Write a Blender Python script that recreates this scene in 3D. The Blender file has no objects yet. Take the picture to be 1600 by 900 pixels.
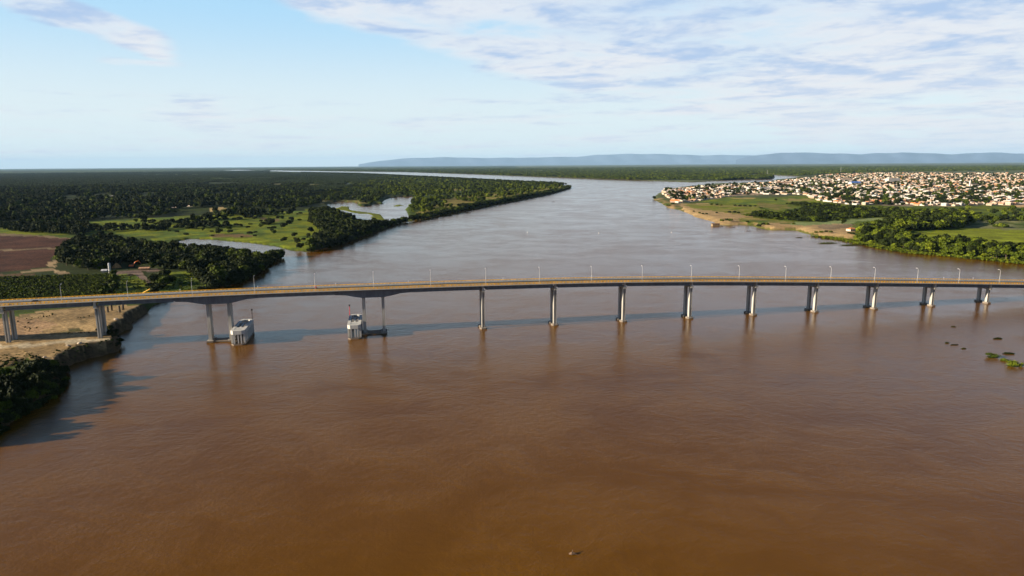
import bpy, bmesh, math, random
import numpy as np
from mathutils import Vector, Matrix

SC = bpy.context.scene
COL = SC.collection
R = math.radians
rng = random.Random(7)
nrg = np.random.default_rng(11)

# ------------------------------------------------------------------ camera
F_PX, CAM_H = 1066.0, 100.0
PITCH, ROLL = math.atan(192.5 / F_PX), R(0.39)
cam_d = bpy.data.cameras.new('camera')
cam = bpy.data.objects.new('camera', cam_d)
COL.objects.link(cam)
_c, _s = math.cos(ROLL), math.sin(ROLL)
_R, _U, _F = Vector((1, 0, 0)), Vector((0, math.sin(PITCH), math.cos(PITCH))), Vector((0, math.cos(PITCH), -math.sin(PITCH)))
_rx, _uy = _R * _c - _U * _s, _R * _s + _U * _c
cam.matrix_world = Matrix(((_rx.x, _uy.x, -_F.x, 0), (_rx.y, _uy.y, -_F.y, 0), (_rx.z, _uy.z, -_F.z, CAM_H), (0, 0, 0, 1)))
cam_d.sensor_width = 36
cam_d.lens = 36 * F_PX / 1600
cam_d.clip_start, cam_d.clip_end = 1.0, 200000
SC.camera = cam

# ------------------------------------------------------------------ sun, sky, exposure
SUN_EL, SUN_TRAVEL = 15.5, 15.8          # elevation; heading the light travels, degrees from +X towards +Y
sun_d = bpy.data.lights.new('sun', 'SUN')
sun_d.energy, sun_d.angle, sun_d.color = 5.0, R(0.5), (1.0, 0.86, 0.66)
sun = bpy.data.objects.new('sun', sun_d)
COL.objects.link(sun)
tr = Vector((math.cos(R(SUN_TRAVEL)) * math.cos(R(SUN_EL)), math.sin(R(SUN_TRAVEL)) * math.cos(R(SUN_EL)), -math.sin(R(SUN_EL))))
sun.rotation_euler = tr.to_track_quat('-Z', 'Y').to_euler()
sun.location = (-500, -100, 300)

world = bpy.data.worlds.new('World')
SC.world = world
world.use_nodes = True
SKY_STRENGTH, EXPOSURE = 0.05, 1.3
SC.view_settings.view_transform = 'Standard'
SC.view_settings.look = 'None'
SC.view_settings.exposure = EXPOSURE
SC.view_settings.gamma = 1.0
SC.cycles.max_bounces = 5
SC.cycles.diffuse_bounces = 2
SC.cycles.glossy_bounces = 2
SC.cycles.volume_bounces = 0
SC.cycles.use_denoising = True
SC.cycles.caustics_reflective = False
SC.cycles.caustics_refractive = False


class NT:
    """small helper for node trees"""
    def __init__(self, tree):
        self.t = tree
        tree.nodes.clear()

    def n(self, typ, **kw):
        nd = self.t.nodes.new(typ)
        for k, v in kw.items():
            if k.startswith('i_'):
                nd.inputs[k[2:]].default_value = v
            else:
                setattr(nd, k, v)
        return nd

    def l(self, a, b):
        self.t.links.new(a, b)

    def put(self, x, sock):
        if isinstance(x, bpy.types.NodeSocket):
            self.t.links.new(x, sock)
        else:
            sock.default_value = x

    def m(self, op, a, b=0.0, c=None, clamp=False):
        nd = self.n('ShaderNodeMath', operation=op, use_clamp=clamp)
        self.put(a, nd.inputs[0]); self.put(b, nd.inputs[1])
        if c is not None:
            self.put(c, nd.inputs[2])
        return nd.outputs[0]

    def mix(self, fac, a, b, blend='MIX'):
        nd = self.n('ShaderNodeMix', data_type='RGBA', blend_type=blend)
        self.put(fac, nd.inputs[0])
        for x, s in ((a, nd.inputs[6]), (b, nd.inputs[7])):
            if isinstance(x, tuple) and len(x) == 3:
                x = x + (1.0,)
            self.put(x, s)
        return nd.outputs[2]

    def ss(self, x, lo, hi, a=0.0, b=1.0):
        nd = self.n('ShaderNodeMapRange', interpolation_type='SMOOTHSTEP')
        self.put(x, nd.inputs[0])
        nd.inputs[1].default_value, nd.inputs[2].default_value = lo, hi
        nd.inputs[3].default_value, nd.inputs[4].default_value = a, b
        return nd.outputs[0]

    def noise(self, vec, scale, detail=4, rough=0.55, dist=0.0):
        nd = self.n('ShaderNodeTexNoise')
        if vec is not None:
            self.l(vec, nd.inputs['Vector'])
        nd.inputs['Scale'].default_value = scale
        nd.inputs['Detail'].default_value = detail
        nd.inputs['Roughness'].default_value = rough
        nd.inputs['Distortion'].default_value = dist
        return nd.outputs[0]

    def comb(self, x, y, z=0.0):
        nd = self.n('ShaderNodeCombineXYZ')
        self.put(x, nd.inputs[0]); self.put(y, nd.inputs[1]); self.put(z, nd.inputs[2])
        return nd.outputs[0]


w = NT(world.node_tree)
out = w.n('ShaderNodeOutputWorld')
bg = w.n('ShaderNodeBackground')
w.l(bg.outputs[0], out.inputs[0])
bg.inputs[1].default_value = SKY_STRENGTH
sky = w.n('ShaderNodeTexSky', sky_type='NISHITA')
sky.sun_disc = False
sky.sun_elevation = R(SUN_EL)
# sun stands opposite to its light's heading; sky rotation is measured clockwise from +Y
sky.sun_rotation = math.atan2(-math.cos(R(SUN_TRAVEL)), -math.sin(R(SUN_TRAVEL)))
sky.altitude = 400
sky.air_density, sky.dust_density, sky.ozone_density = 0.65, 0.3, 2.0
tc = w.n('ShaderNodeTexCoord')
sep = w.n('ShaderNodeSeparateXYZ')
w.l(tc.outputs['Generated'], sep.inputs[0])
dx, dy, dz = sep.outputs
zc = w.m('MAXIMUM', dz, 0.0)
# layer of broken cloud on a plane high above: direction divided by height
den = w.m('ADD', zc, 0.055)
px, py = w.m('DIVIDE', dx, den), w.m('DIVIDE', dy, den)
pv = w.comb(px, py, 0.0)
az = w.m('ARCTAN2', dx, dy)                          # 0 at +Y, positive to the right
big = w.noise(pv, 0.55, 5, 0.55, 0.3)
mid = w.noise(w.comb(px, py, 3.7), 1.75, 7, 0.60, 0.3)
fine = w.noise(w.comb(px, py, 9.1), 8.0, 6, 0.65, 0.2)
# coverage: heavy to the right and high in view, clear blue to the left
right = w.ss(az, -0.36, -0.02)
high = w.ss(zc, 0.07, 0.15)
lowband = w.ss(zc, 0.05, 0.165, 1.0, 0.0)
overhead = w.m('MULTIPLY', w.ss(zc, 0.215, 0.28, 1.0, 0.0), w.ss(dy, 0.30, 0.74, 0.15, 1.0))  # cloud thinned above and outside the view to lower ambient light
tilt = w.m('ADD', zc, w.m('MULTIPLY', az, 0.24))     # slanting bands falling to the right
tilt = w.m('ADD', tilt, w.m('MULTIPLY', w.m('SUBTRACT', big, 0.5), 0.05))
cov_r = w.m('MAXIMUM', w.m('MULTIPLY', w.ss(tilt, 0.095, 0.14), w.ss(az, -0.38, -0.28)), w.m('MULTIPLY', w.ss(az, -0.10, 0.14), w.ss(zc, 0.03, 0.10, 0.55, 0.88)))
cov_r = w.m('MULTIPLY', cov_r, overhead)
streak_l = w.m('MULTIPLY', w.ss(az, -0.75, -0.60), w.ss(az, -0.47, -0.40, 1.0, 0.0))
band = w.m('MULTIPLY', w.ss(tilt, 0.014, 0.034), w.ss(tilt, 0.052, 0.072, 1.0, 0.0))
thin = w.m('MULTIPLY', w.m('MULTIPLY', w.ss(zc, 0.116, 0.126), w.ss(zc, 0.128, 0.138, 1.0, 0.0)), w.m('MULTIPLY', w.ss(az, -0.57, -0.50), w.ss(az, -0.46, -0.38, 0.85, 0.0)))
cov_l = w.m('MAXIMUM', w.m('MULTIPLY', streak_l, band), thin)
cov = w.m('MAXIMUM', cov_r, cov_l)
cov = w.m('MAXIMUM', cov, w.m('MULTIPLY', lowband, 0.72))
dens = w.m('ADD', w.m('MULTIPLY', big, 0.65), w.m('MULTIPLY', mid, 0.55))
dens = w.m('ADD', dens, w.m('MULTIPLY', fine, 0.13))            # about 0.68 on average
streak = w.noise(w.comb(w.m('MULTIPLY', az, 2.6), w.m('MULTIPLY', zc, 34.0), 5.0), 1.6, 6, 0.6, 0.5)
dens = w.m('ADD', dens, w.m('MULTIPLY', w.m('SUBTRACT', streak, 0.5), w.m('MULTIPLY', lowband, 0.85)))
thr = w.m('SUBTRACT', 0.98, w.m('MULTIPLY', cov, 0.52))
mask = w.ss(w.m('SUBTRACT', dens, thr), -0.04, 0.26)
# thicker parts of the cloud turn grey-blue underneath
thick = w.ss(w.m('SUBTRACT', w.m('ADD', mid, w.m('MULTIPLY', fine, 0.22)), 0.0), 0.53, 0.78)
thick = w.m('MULTIPLY', thick, w.ss(zc, 0.03, 0.14, 0.35, 1.0))
CL = 1.08 / (SKY_STRENGTH * 2 ** EXPOSURE)
c_lit = tuple(CL * v for v in (0.80, 0.80, 0.83))
c_grey = tuple(CL * v for v in (0.41, 0.54, 0.77))
cloud = w.mix(thick, c_lit, c_grey)
blue = tuple(CL * v for v in (0.43, 0.71, 0.94))
pale = tuple(CL * v for v in (0.76, 0.86, 0.88))
# clear air as the sky model gives it, washed out by thin high veil towards the horizon
veil_low = w.mix(w.ss(zc, 0.06, 0.22), pale, blue)
veil = w.m('MULTIPLY', w.ss(zc, 0.20, 0.29, 0.92, 0.0), w.ss(dy, 0.30, 0.74, 0.08, 1.0))  # veil cut outside the view so unseen sky fills the shadows less
base = w.mix(veil, sky.outputs[0], veil_low)
skyc = w.mix(w.m('MULTIPLY', mask, 0.88), base, cloud)
w.l(skyc, bg.inputs[0])

# ------------------------------------------------------------------ coordinates
def ray(u, v):
    x, y = (u - 800) / F_PX, (450 - v) / F_PX
    x, y = x * _c + y * _s, -x * _s + y * _c
    return np.array([x, math.cos(PITCH) + y * math.sin(PITCH), -math.sin(PITCH) + y * math.cos(PITCH)])


def at(u, v, z=0.0):
    r = ray(u, v)
    t = (z - CAM_H) / min(r[2], -1e-4)
    return r * t + np.array([0, 0, CAM_H])


def P(pts, z=0.0):
    return np.array([at(u, v, z)[:2] for u, v in pts])


def project(p):
    d = Vector(p) - Vector((0, 0, CAM_H))
    zf = d.dot(_F)
    if zf < 1:
        return (-9999, -9999)
    return (800 + F_PX * d.dot(_rx) / zf, 450 - F_PX * d.dot(_uy) / zf)


BH = R(10.6)
BE, BN = np.array([math.cos(BH), math.sin(BH)]), np.array([-math.sin(BH), math.cos(BH)])
BP = np.array([-18.0, 412.5])


def bp(s, off, z):
    q = BP + BE * s + BN * off
    return Vector((q[0], q[1], z))


def inside(poly, X, Y):
    res = np.zeros(X.shape, bool)
    n = len(poly)
    for i in range(n):
        x1, y1 = poly[i]; x2, y2 = poly[(i + 1) % n]
        if y1 == y2:
            continue
        c = (y1 > Y) != (y2 > Y)
        res ^= c & (X < (x2 - x1) * (Y - y1) / (y2 - y1) + x1)
    return res


def seg_dist(polys, X, Y):
    d2 = np.full(X.shape, 1e18)
    for poly in polys:
        n = len(poly)
        for i in range(n):
            ax, ay = poly[i]; bx, by = poly[(i + 1) % n]
            vx, vy = bx - ax, by - ay
            L = vx * vx + vy * vy + 1e-9
            t = np.clip(((X - ax) * vx + (Y - ay) * vy) / L, 0, 1)
            d2 = np.minimum(d2, (X - ax - t * vx) ** 2 + (Y - ay - t * vy) ** 2)
    return np.sqrt(d2)


def _hash(ix, iy, seed):
    h = (ix.astype(np.int64) * 374761393 + iy.astype(np.int64) * 668265263 + seed * 982451653) & 0x7fffffff
    h = ((h ^ (h >> 13)) * 1274126177) & 0x7fffffff
    return ((h ^ (h >> 16)) & 0xffff) / 65535.0


def vnoise(X, Y, size, seed=0):
    x, y = np.asarray(X) / size, np.asarray(Y) / size
    ix, iy = np.floor(x), np.floor(y)
    fx, fy = x - ix, y - iy
    fx, fy = fx * fx * (3 - 2 * fx), fy * fy * (3 - 2 * fy)
    a, b = _hash(ix, iy, seed), _hash(ix + 1, iy, seed)
    c, d = _hash(ix, iy + 1, seed), _hash(ix + 1, iy + 1, seed)
    return (a * (1 - fx) + b * fx) * (1 - fy) + (c * (1 - fx) + d * fx) * fy


def fbm(X, Y, size, seed=0):
    return (vnoise(X, Y, size, seed) + 0.5 * vnoise(X, Y, size / 2.1, seed + 1) + 0.25 * vnoise(X, Y, size / 4.3, seed + 2)) / 1.75

# ------------------------------------------------------------------ object helpers
def tag(o, label=None, cat=None, group=None, kind=None):
    if label: o['label'] = label
    if cat: o['category'] = cat
    if group: o['group'] = group
    if kind: o['kind'] = kind
    return o


def link(name, me, parent=None):
    o = bpy.data.objects.new(name, me)
    COL.objects.link(o)
    if parent is not None:
        o.parent = parent
    return o


def empty(name, loc, rz=0.0):
    o = bpy.data.objects.new(name, None)
    COL.objects.link(o)
    o.location = loc
    o.rotation_euler = (0, 0, rz)
    o.empty_display_size = 1
    return o


class MB:
    """collects simple solids and builds them as one mesh"""
    def __init__(self):
        self.v, self.f = [], []

    def add(self, vs, fs):
        o = len(self.v)
        self.v += [tuple(x) for x in vs]
        self.f += [tuple(i + o for i in f) for f in fs]
        return self

    def box(self, x0, x1, y0, y1, z0, z1):
        return self.add([(x0, y0, z0), (x1, y0, z0), (x1, y1, z0), (x0, y1, z0), (x0, y0, z1), (x1, y0, z1), (x1, y1, z1), (x0, y1, z1)],
                        [(3, 2, 1, 0), (4, 5, 6, 7), (0, 1, 5, 4), (1, 2, 6, 5), (2, 3, 7, 6), (3, 0, 4, 7)])

    def hexa(self, b, t):
        """b, t: four bottom and four top corners, counter-clockwise"""
        return self.add(list(b) + list(t), [(3, 2, 1, 0), (4, 5, 6, 7), (0, 1, 5, 4), (1, 2, 6, 5), (2, 3, 7, 6), (3, 0, 4, 7)])

    def prism(self, pts, z0, z1):
        n = len(pts)
        return self.add([(x, y, z0) for x, y in pts] + [(x, y, z1) for x, y in pts],
                        [tuple(range(n - 1, -1, -1)), tuple(range(n, 2 * n))] + [(i, (i + 1) % n, n + (i + 1) % n, n + i) for i in range(n)])

    def tube(self, pts, radii, n=8):
        rings = []
        for i, p in enumerate(pts):
            p = Vector(p)
            d = (Vector(pts[min(i + 1, len(pts) - 1)]) - Vector(pts[max(i - 1, 0)])).normalized()
            a = d.orthogonal().normalized(); b = d.cross(a)
            r = radii[i]
            rings.append([p + (a * math.cos(2 * math.pi * k / n) + b * math.sin(2 * math.pi * k / n)) * r for k in range(n)])
        vs = [q for rg in rings for q in rg]
        fs = [(i * n + k, i * n + (k + 1) % n, (i + 1) * n + (k + 1) % n, (i + 1) * n + k) for i in range(len(pts) - 1) for k in range(n)]
        fs += [tuple(range(n - 1, -1, -1)), tuple((len(pts) - 1) * n + k for k in range(n))]
        return self.add(vs, fs)

    def mesh(self, name, mat):
        me = bpy.data.meshes.new(name)
        me.from_pydata(self.v, [], self.f)
        if mat:
            me.materials.append(mat)
        bm = bmesh.new(); bm.from_mesh(me)
        bmesh.ops.recalc_face_normals(bm, faces=bm.faces)
        bm.to_mesh(me); bm.free()
        return me

    def build(self, name, mat, parent=None):
        return link(name, self.mesh(name, mat), parent)

# ------------------------------------------------------------------ materials
def new_mat(name):
    m = bpy.data.materials.new(name)
    m.use_nodes = True
    return m, NT(m.node_tree)


def simple(name, col, rough=0.8, var=0.15, scale=2.0, bump=0.0, metal=0.0, streak=False, tide=False):
    m, t = new_mat(name)
    o = t.n('ShaderNodeOutputMaterial'); b = t.n('ShaderNodeBsdfPrincipled')
    t.l(b.outputs[0], o.inputs[0])
    g = t.n('ShaderNodeNewGeometry')
    vec = g.outputs['Position']
    if streak:
        mp = t.n('ShaderNodeMapping'); mp.inputs['Scale'].default_value = (1, 1, 0.15)
        t.l(vec, mp.inputs[0]); vec = mp.outputs[0]
    nz = t.noise(vec, scale, 5, 0.6)
    fac = t.ss(nz, 0.3, 0.7, 1 - var, 1 + var)
    cm = t.n('ShaderNodeVectorMath', operation='SCALE')
    cm.inputs[0].default_value = col
    t.l(fac, cm.inputs['Scale'])
    colour = cm.outputs[0]
    if tide:                                     # silt left by the last flood, with a ragged upper edge
        sp = t.n('ShaderNodeSeparateXYZ'); t.l(g.outputs['Position'], sp.inputs[0])
        zz = t.m('ADD', sp.outputs[2], t.m('MULTIPLY', t.m('SUBTRACT', t.noise(g.outputs['Position'], 0.8, 4, 0.6), 0.5), 2.2))
        colour = t.mix(t.ss(zz, 0.7, 1.5, 0.8, 0.0), colour, (0.13, 0.085, 0.05))
    t.l(colour, b.inputs['Base Color'])
    b.inputs['Roughness'].default_value = rough
    b.inputs['Metallic'].default_value = metal
    b.inputs['Specular IOR Level'].default_value = 0.25
    if bump:
        bp_ = t.n('ShaderNodeBump'); bp_.inputs['Strength'].default_value = bump
        t.l(nz, bp_.inputs['Height']); t.l(bp_.outputs[0], b.inputs['Normal'])
    return m


M = dict(
    concrete=simple('pier_concrete', (0.37, 0.35, 0.31), 0.85, 0.25, 0.6, streak=True, tide=True),
    beam=simple('girder_concrete', (0.135, 0.145, 0.16), 0.85, 0.2, 0.5, streak=True),  # shade under the deck put into this darker, bluish concrete colour
    white_conc=simple('whitewashed_concrete', (0.46, 0.45, 0.42), 0.8, 0.14, 0.7, streak=True, tide=True),
    barrier=simple('barrier_concrete', (0.46, 0.46, 0.43), 0.85, 0.12, 0.8),
    asphalt=simple('asphalt', (0.055, 0.055, 0.055), 0.9, 0.2, 1.5),
    paint_yellow=simple('road_paint_yellow', (0.65, 0.42, 0.05), 0.7, 0.1, 1.0),
    paint_white=simple('road_paint_white', (0.75, 0.75, 0.72), 0.7, 0.1, 1.0),
    rail=simple('orange_yellow_paint', (0.90, 0.44, 0.02), 0.6, 0.22, 0.25),
    galv=simple('white_metal_paint', (0.52, 0.52, 0.51), 0.45, 0.05, 1.0),
    red=simple('red_paint', (0.55, 0.03, 0.05), 0.5, 0.1, 1.0),
    black=simple('dark_paint', (0.02, 0.02, 0.025), 0.5, 0.1, 1.0),
    bark=simple('bark', (0.11, 0.08, 0.055), 0.95, 0.3, 3.0),
    terracotta=simple('terracotta_roof', (0.38, 0.22, 0.13), 0.9, 0.28, 0.6),
    tan_roof=simple('weathered_tile_roof', (0.44, 0.31, 0.21), 0.9, 0.25, 0.6),
    orange_roof=simple('orange_tile_roof', (0.46, 0.18, 0.065), 0.9, 0.2, 0.6),
    grey_roof=simple('grey_sheet_roof', (0.45, 0.45, 0.45), 0.7, 0.2, 0.6),
    white_wall=simple('white_plaster', (0.46, 0.43, 0.385), 0.85, 0.08, 0.5),
    cream_wall=simple('cream_plaster', (0.42, 0.34, 0.25), 0.85, 0.1, 0.5),
    pink_wall=simple('pink_plaster', (0.36, 0.25, 0.18), 0.85, 0.1, 0.5),
    blue_roof=simple('blue_sheet_roof', (0.06, 0.16, 0.48), 0.5, 0.1, 0.5),
    yellow=simple('yellow_machine_paint', (0.75, 0.42, 0.03), 0.45, 0.1, 0.8),
    orange=simple('orange_machine_paint', (0.70, 0.16, 0.03), 0.45, 0.1, 0.8),
    wood=simple('weathered_wood', (0.16, 0.10, 0.06), 0.9, 0.3, 2.0),
    thatch=simple('thatch', (0.28, 0.20, 0.11), 0.95, 0.3, 1.5),
    glass=simple('dark_window', (0.03, 0.035, 0.04), 0.2, 0.1, 1.0),
    rubber=simple('black_rubber', (0.02, 0.02, 0.02), 0.9, 0.1, 1.0),
)


def foliage_mat(name, c0, c1):
    m, t = new_mat(name)
    o = t.n('ShaderNodeOutputMaterial'); b = t.n('ShaderNodeBsdfPrincipled')
    t.l(b.outputs[0], o.inputs[0])
    a = t.n('ShaderNodeAttribute', attribute_name='tone')
    oi = t.n('ShaderNodeObjectInfo')
    f = t.m('ADD', t.m('MULTIPLY', a.outputs['Fac'], 0.6), t.m('MULTIPLY', oi.outputs['Random'], 0.4))
    t.l(t.mix(f, c0, c1), b.inputs['Base Color'])
    b.inputs['Roughness'].default_value = 0.75
    b.inputs['Specular IOR Level'].default_value = 0.12
    return m


M['leaf_dark'] = foliage_mat('leaves_dark_green', (0.005, 0.009, 0.0012), (0.024, 0.034, 0.003))
M['leaf_green'] = foliage_mat('leaves_green', (0.016, 0.028, 0.002), (0.076, 0.100, 0.004))
M['leaf_bright'] = foliage_mat('leaves_yellow_green', (0.040, 0.062, 0.004), (0.140, 0.165, 0.008))

# ------------------------------------------------------------------ river outline
left_shore = [(0, 678), (25, 655), (55, 634), (88, 616), (100, 598), (104, 573), (124, 565), (150, 557), (172, 552), (186, 548), (189, 536),
              (184, 524), (196, 516), (209, 512), (203, 505), (214, 498), (228, 488), (240, 477), (262, 468), (290, 462), (325, 456), (362, 446),
              (384, 436), (404, 424), (418, 415), (434, 407), (443, 401), (436, 402), (408, 404), (365, 399), (330, 394), (306, 391), (284, 387),
              (280, 377), (298, 374), (325, 374.5), (350, 377), (395, 380), (430, 385.5), (452, 392), (475, 394), (490, 393), (510, 389), (530, 383), (562, 370.5),
              (585, 362), (610, 352), (620, 350), (640, 346), (650, 345), (672, 340.5), (700, 335), (732, 328), (765, 321), (800, 314.5), (832, 308.5), (862, 302.5),
              (885, 296.5), (893, 291.5), (880, 288.5), (850, 286.6), (800, 284), (750, 281.3), (700, 278.5), (650, 275.8), (600, 273), (560, 271), (500, 269.6), (450, 268.4), (415, 267.2)]
far_shore = [(425, 266.2), (480, 267.0), (550, 268), (625, 268.8), (700, 271), (750, 272.6), (800, 274.6), (850, 276.5), (900, 278.6), (950, 280.4), (1000, 282), (1045, 283.8), (1082, 285.2),
             (1100, 284), (1122, 282.6), (1148, 281), (1180, 280.6), (1205, 280), (1212, 276.5), (1206, 274.6), (1172, 273.4), (1180, 271.8), (1202, 272.2), (1216, 274.2), (1248, 275.4),
             (1240, 278.2), (1214, 280.8), (1196, 284.6), (1170, 285.8), (1150, 286.4), (1117, 287.4), (1085, 290.5), (1060, 293), (1040, 295.5), (1030, 299), (1020, 306), (1012, 311)]
right_shore = [(1026, 318), (1036, 325), (1050, 327.5), (1065, 333), (1075, 338), (1090, 343), (1105, 347), (1110, 351.5), (1130, 353), (1150, 353.5), (1162, 352.5), (1176, 357), (1200, 361),
               (1235, 360.5), (1247, 365), (1265, 371), (1300, 373), (1317, 375), (1340, 380), (1385, 389), (1425, 395.5), (1480, 400), (1525, 404), (1560, 407.5), (1600, 412), (1680, 421), (1800, 436), (2000, 456)]
river = np.vstack([np.array([(-900.0, -3000.0), (-420.0, -400.0), (-262.0, 60.0), (-215.0, 170.0)]), P(left_shore), P(far_shore), P(right_shore), np.array([(760.0, 430.0), (1100.0, -100.0), (1500.0, -3000.0)])])
lagoon = P([(512, 318), (529, 315.5), (558, 317), (560, 322.5), (570, 324), (581, 320.5), (590, 318.5), (599, 319), (600, 314), (609, 309.5), (630, 307.3), (648, 308), (649, 310),
            (636, 312.5), (622, 318.5), (638, 322), (631, 327.5), (633, 332), (637, 340), (636, 345), (608, 345.3), (588, 347), (575, 344), (556, 341), (540, 333), (520, 326)], 0)
isles = [P([(520, 326.5), (532, 321.5), (549, 322.5), (549, 328), (577, 331.5), (595, 334.5), (603, 338.5), (607, 344.2), (590, 344.5), (574, 340), (581, 337), (575, 335), (553, 333.5), (540, 330)], 0),
         P([(608, 322.8), (620, 319.6), (634, 311.5), (649, 309.6), (655, 312.5), (640, 320.8), (626, 322.6)], 0),
         P([(599, 317), (604, 313.4), (612, 311), (606, 316), (600, 318)], 0)]
ponds = [P([(538, 287.5), (546, 286.6), (553, 288.4), (546, 289.6)], 0),
         P([(1055, 273.0), (1066, 272.3), (1076, 272.9), (1064, 273.5)], 0),
         P([(345, 266.2), (372, 265.4), (402, 266), (372, 266.7)], 0)]
WATERS = [river, lagoon] + ponds + isles          # isles lie in the lagoon: even-odd turns them back to land

rr = [60.0]
while rr[-1] < 118000:
    r0 = rr[-1]
    k = 1.014 if r0 < 1300 else (1.017 if r0 < 9000 else 1.05)
    rr.append(r0 * k if r0 > 230 else r0 * 1.05)
rr = np.array(rr)
fine_a = np.arange(-43, 43, 0.10)
aa = np.radians(np.concatenate([np.arange(-100, -43, 0.8), fine_a, np.arange(43, 100, 0.8)]))
RR, AA = np.meshgrid(rr, aa, indexing='ij')
GX, GY = (RR * np.sin(AA)).ravel(), (RR * np.cos(AA)).ravel()
GR = RR.ravel()


def land_info(X, Y):
    """signed distance to the waterline, positive on land"""
    ins = np.zeros(X.shape, bool)
    for p in WATERS:
        ins ^= inside(p, X, Y)
    d = seg_dist(WATERS, X, Y)
    sd = np.where(ins, -d, d)
    dist = np.hypot(X, Y)
    amp = np.clip(dist * 0.004, 1.2, 9.0)
    sd = sd + amp * 2.0 * (fbm(X, Y, 14.0 + dist * 0.012, 5) - 0.5)
    return sd


def land_height(X, Y, sd):
    base = 4.2 + 0.9 * (fbm(X, Y, 60, 31) - 0.5)
    nearleft = np.exp(-(((X + 255) / 110) ** 2 + ((Y - 380) / 90) ** 2) ** 2)
    base = base + nearleft * (1.9 + 0.8 * (fbm(X, Y, 9, 33) - 0.5))
    low = np.clip((np.abs(Y - 1000) < 560) * 1.0, 0, 1) * (X < 320) * (Y > 520)
    base = np.where(low > 0, base - 2.6, base)
    wid = np.where(X < 150, np.where(Y > 520, 9.0, 5.5), 34.0)
    wid = np.where(np.hypot(X, Y) > 3000, 20.0, wid)
    isle = np.zeros(X.shape, bool)
    for p in isles:
        isle |= inside(p, X, Y)
    base = np.where(isle, 0.45, base)
    t = np.clip((sd + 2.0) / wid, 0, 1)
    t = t * t * (3 - 2 * t)
    return -2.0 + (base + 2.0) * np.where(sd < -2, 0, t) - np.clip(-sd - 2, 0, 30) * 0.05


GSD = land_info(GX, GY)
GZ = land_height(GX, GY, GSD)


def ground_z(x, y):
    X, Y = np.array([float(x)]), np.array([float(y)])
    return float(land_height(X, Y, land_info(X, Y))[0])

# ------------------------------------------------------------------ land cover (albedo by what grows or lies there)
wx = GX + (fbm(GX, GY, 18 + GR * 0.01, 51) - 0.5) * (6 + GR * 0.008)
wy = GY + (fbm(GX, GY, 18 + GR * 0.01, 57) - 0.5) * (6 + GR * 0.03)
cov_ = np.zeros((len(GX), 3))
n1, n2, n3 = fbm(GX, GY, 90, 61)[:, None], fbm(GX, GY, 35, 67)[:, None], fbm(GX, GY, 700, 71)[:, None]
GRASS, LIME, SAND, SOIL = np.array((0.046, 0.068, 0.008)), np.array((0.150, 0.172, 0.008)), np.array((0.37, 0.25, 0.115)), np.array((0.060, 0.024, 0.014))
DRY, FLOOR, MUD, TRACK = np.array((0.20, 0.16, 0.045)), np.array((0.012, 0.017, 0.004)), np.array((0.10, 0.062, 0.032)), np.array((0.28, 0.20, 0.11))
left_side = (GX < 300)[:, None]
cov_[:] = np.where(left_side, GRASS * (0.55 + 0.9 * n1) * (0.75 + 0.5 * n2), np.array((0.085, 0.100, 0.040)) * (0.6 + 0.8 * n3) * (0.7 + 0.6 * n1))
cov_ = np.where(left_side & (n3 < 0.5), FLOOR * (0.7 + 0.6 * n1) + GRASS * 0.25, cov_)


def paint(px_poly, col, z=4.0, var=0.35, soft=None):
    global cov_
    pol = P(px_poly, z)
    b0, b1 = pol.min(0) - 60, pol.max(0) + 60
    sel = (wx > b0[0]) & (wx < b1[0]) & (wy > b0[1]) & (wy < b1[1])
    idx = np.nonzero(sel)[0]
    ins = idx[inside(pol, wx[idx], wy[idx])]
    v = 1 + var * 2 * (fbm(GX[ins], GY[ins], 22, 81) - 0.5)
    c = np.array(col)[None, :] * v[:, None]
    if soft is not None:
        k = np.clip((fbm(GX[ins], GY[ins], 28, 91) - 0.5) * 6 + 0.5, 0, 1)[:, None]
        c = c * (1 - k) + np.array(soft)[None, :] * k
    cov_[ins] = c


# left bank
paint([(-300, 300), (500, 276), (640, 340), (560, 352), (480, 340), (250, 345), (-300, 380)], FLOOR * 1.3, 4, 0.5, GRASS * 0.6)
paint([(-200, 366), (240, 338), (500, 326), (520, 346), (486, 392), (440, 386), (300, 372), (160, 362), (-200, 372)], GRASS * 1.7, 4, 0.4, LIME * 0.95)
paint([(230, 372), (300, 362), (400, 366), (462, 374), (486, 391), (455, 393), (395, 379), (320, 373)], LIME * 1.0, 4, 0.3, GRASS * 1.7)
paint([(330, 362), (400, 364), (385, 369), (330, 368)], (0.12, 0.08, 0.03), 4)
paint([(64, 321.5), (150, 312), (205, 308), (262, 305.6), (263, 309), (212, 314.5), (130, 321), (75, 323)], LIME * 1.15, 4, 0.2)
paint([(95, 312), (150, 309.5), (175, 305), (172, 307.5), (140, 311.5)], (0.20, 0.18, 0.17), 4, 0.2)
paint([(248, 322.2), (297, 320.6), (299, 323), (262, 325)], (0.60, 0.47, 0.35), 4, 0.1)
paint([(322, 325), (352, 323), (356, 327), (326, 329)], (0.30, 0.22, 0.09), 4)
paint([(400, 338), (438, 341), (430, 344), (404, 342)], (0.16, 0.12, 0.05), 4)
paint([(140, 316), (280, 316), (280, 318.5), (140, 319)], FLOOR, 4)
for poly in ([(420, 287), (500, 288), (500, 291), (420, 291)], [(500, 311), (560, 313), (580, 318), (500, 318)], [(560, 330), (600, 345), (640, 345), (600, 348)]):
    paint(poly, (0.11, 0.10, 0.03), 4, 0.3)
paint([(640, 343), (650, 330), (720, 305), (800, 296), (880, 290), (892, 291), (800, 313), (700, 333)], LIME * 0.95, 4, 0.4, DRY * 1.1)
paint([(700, 293), (735, 290), (735, 296), (702, 299)], DRY * 1.1, 4, 0.3)
paint([(690, 312), (750, 306), (752, 314), (700, 322)], DRY * 0.9, 4, 0.3)
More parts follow.
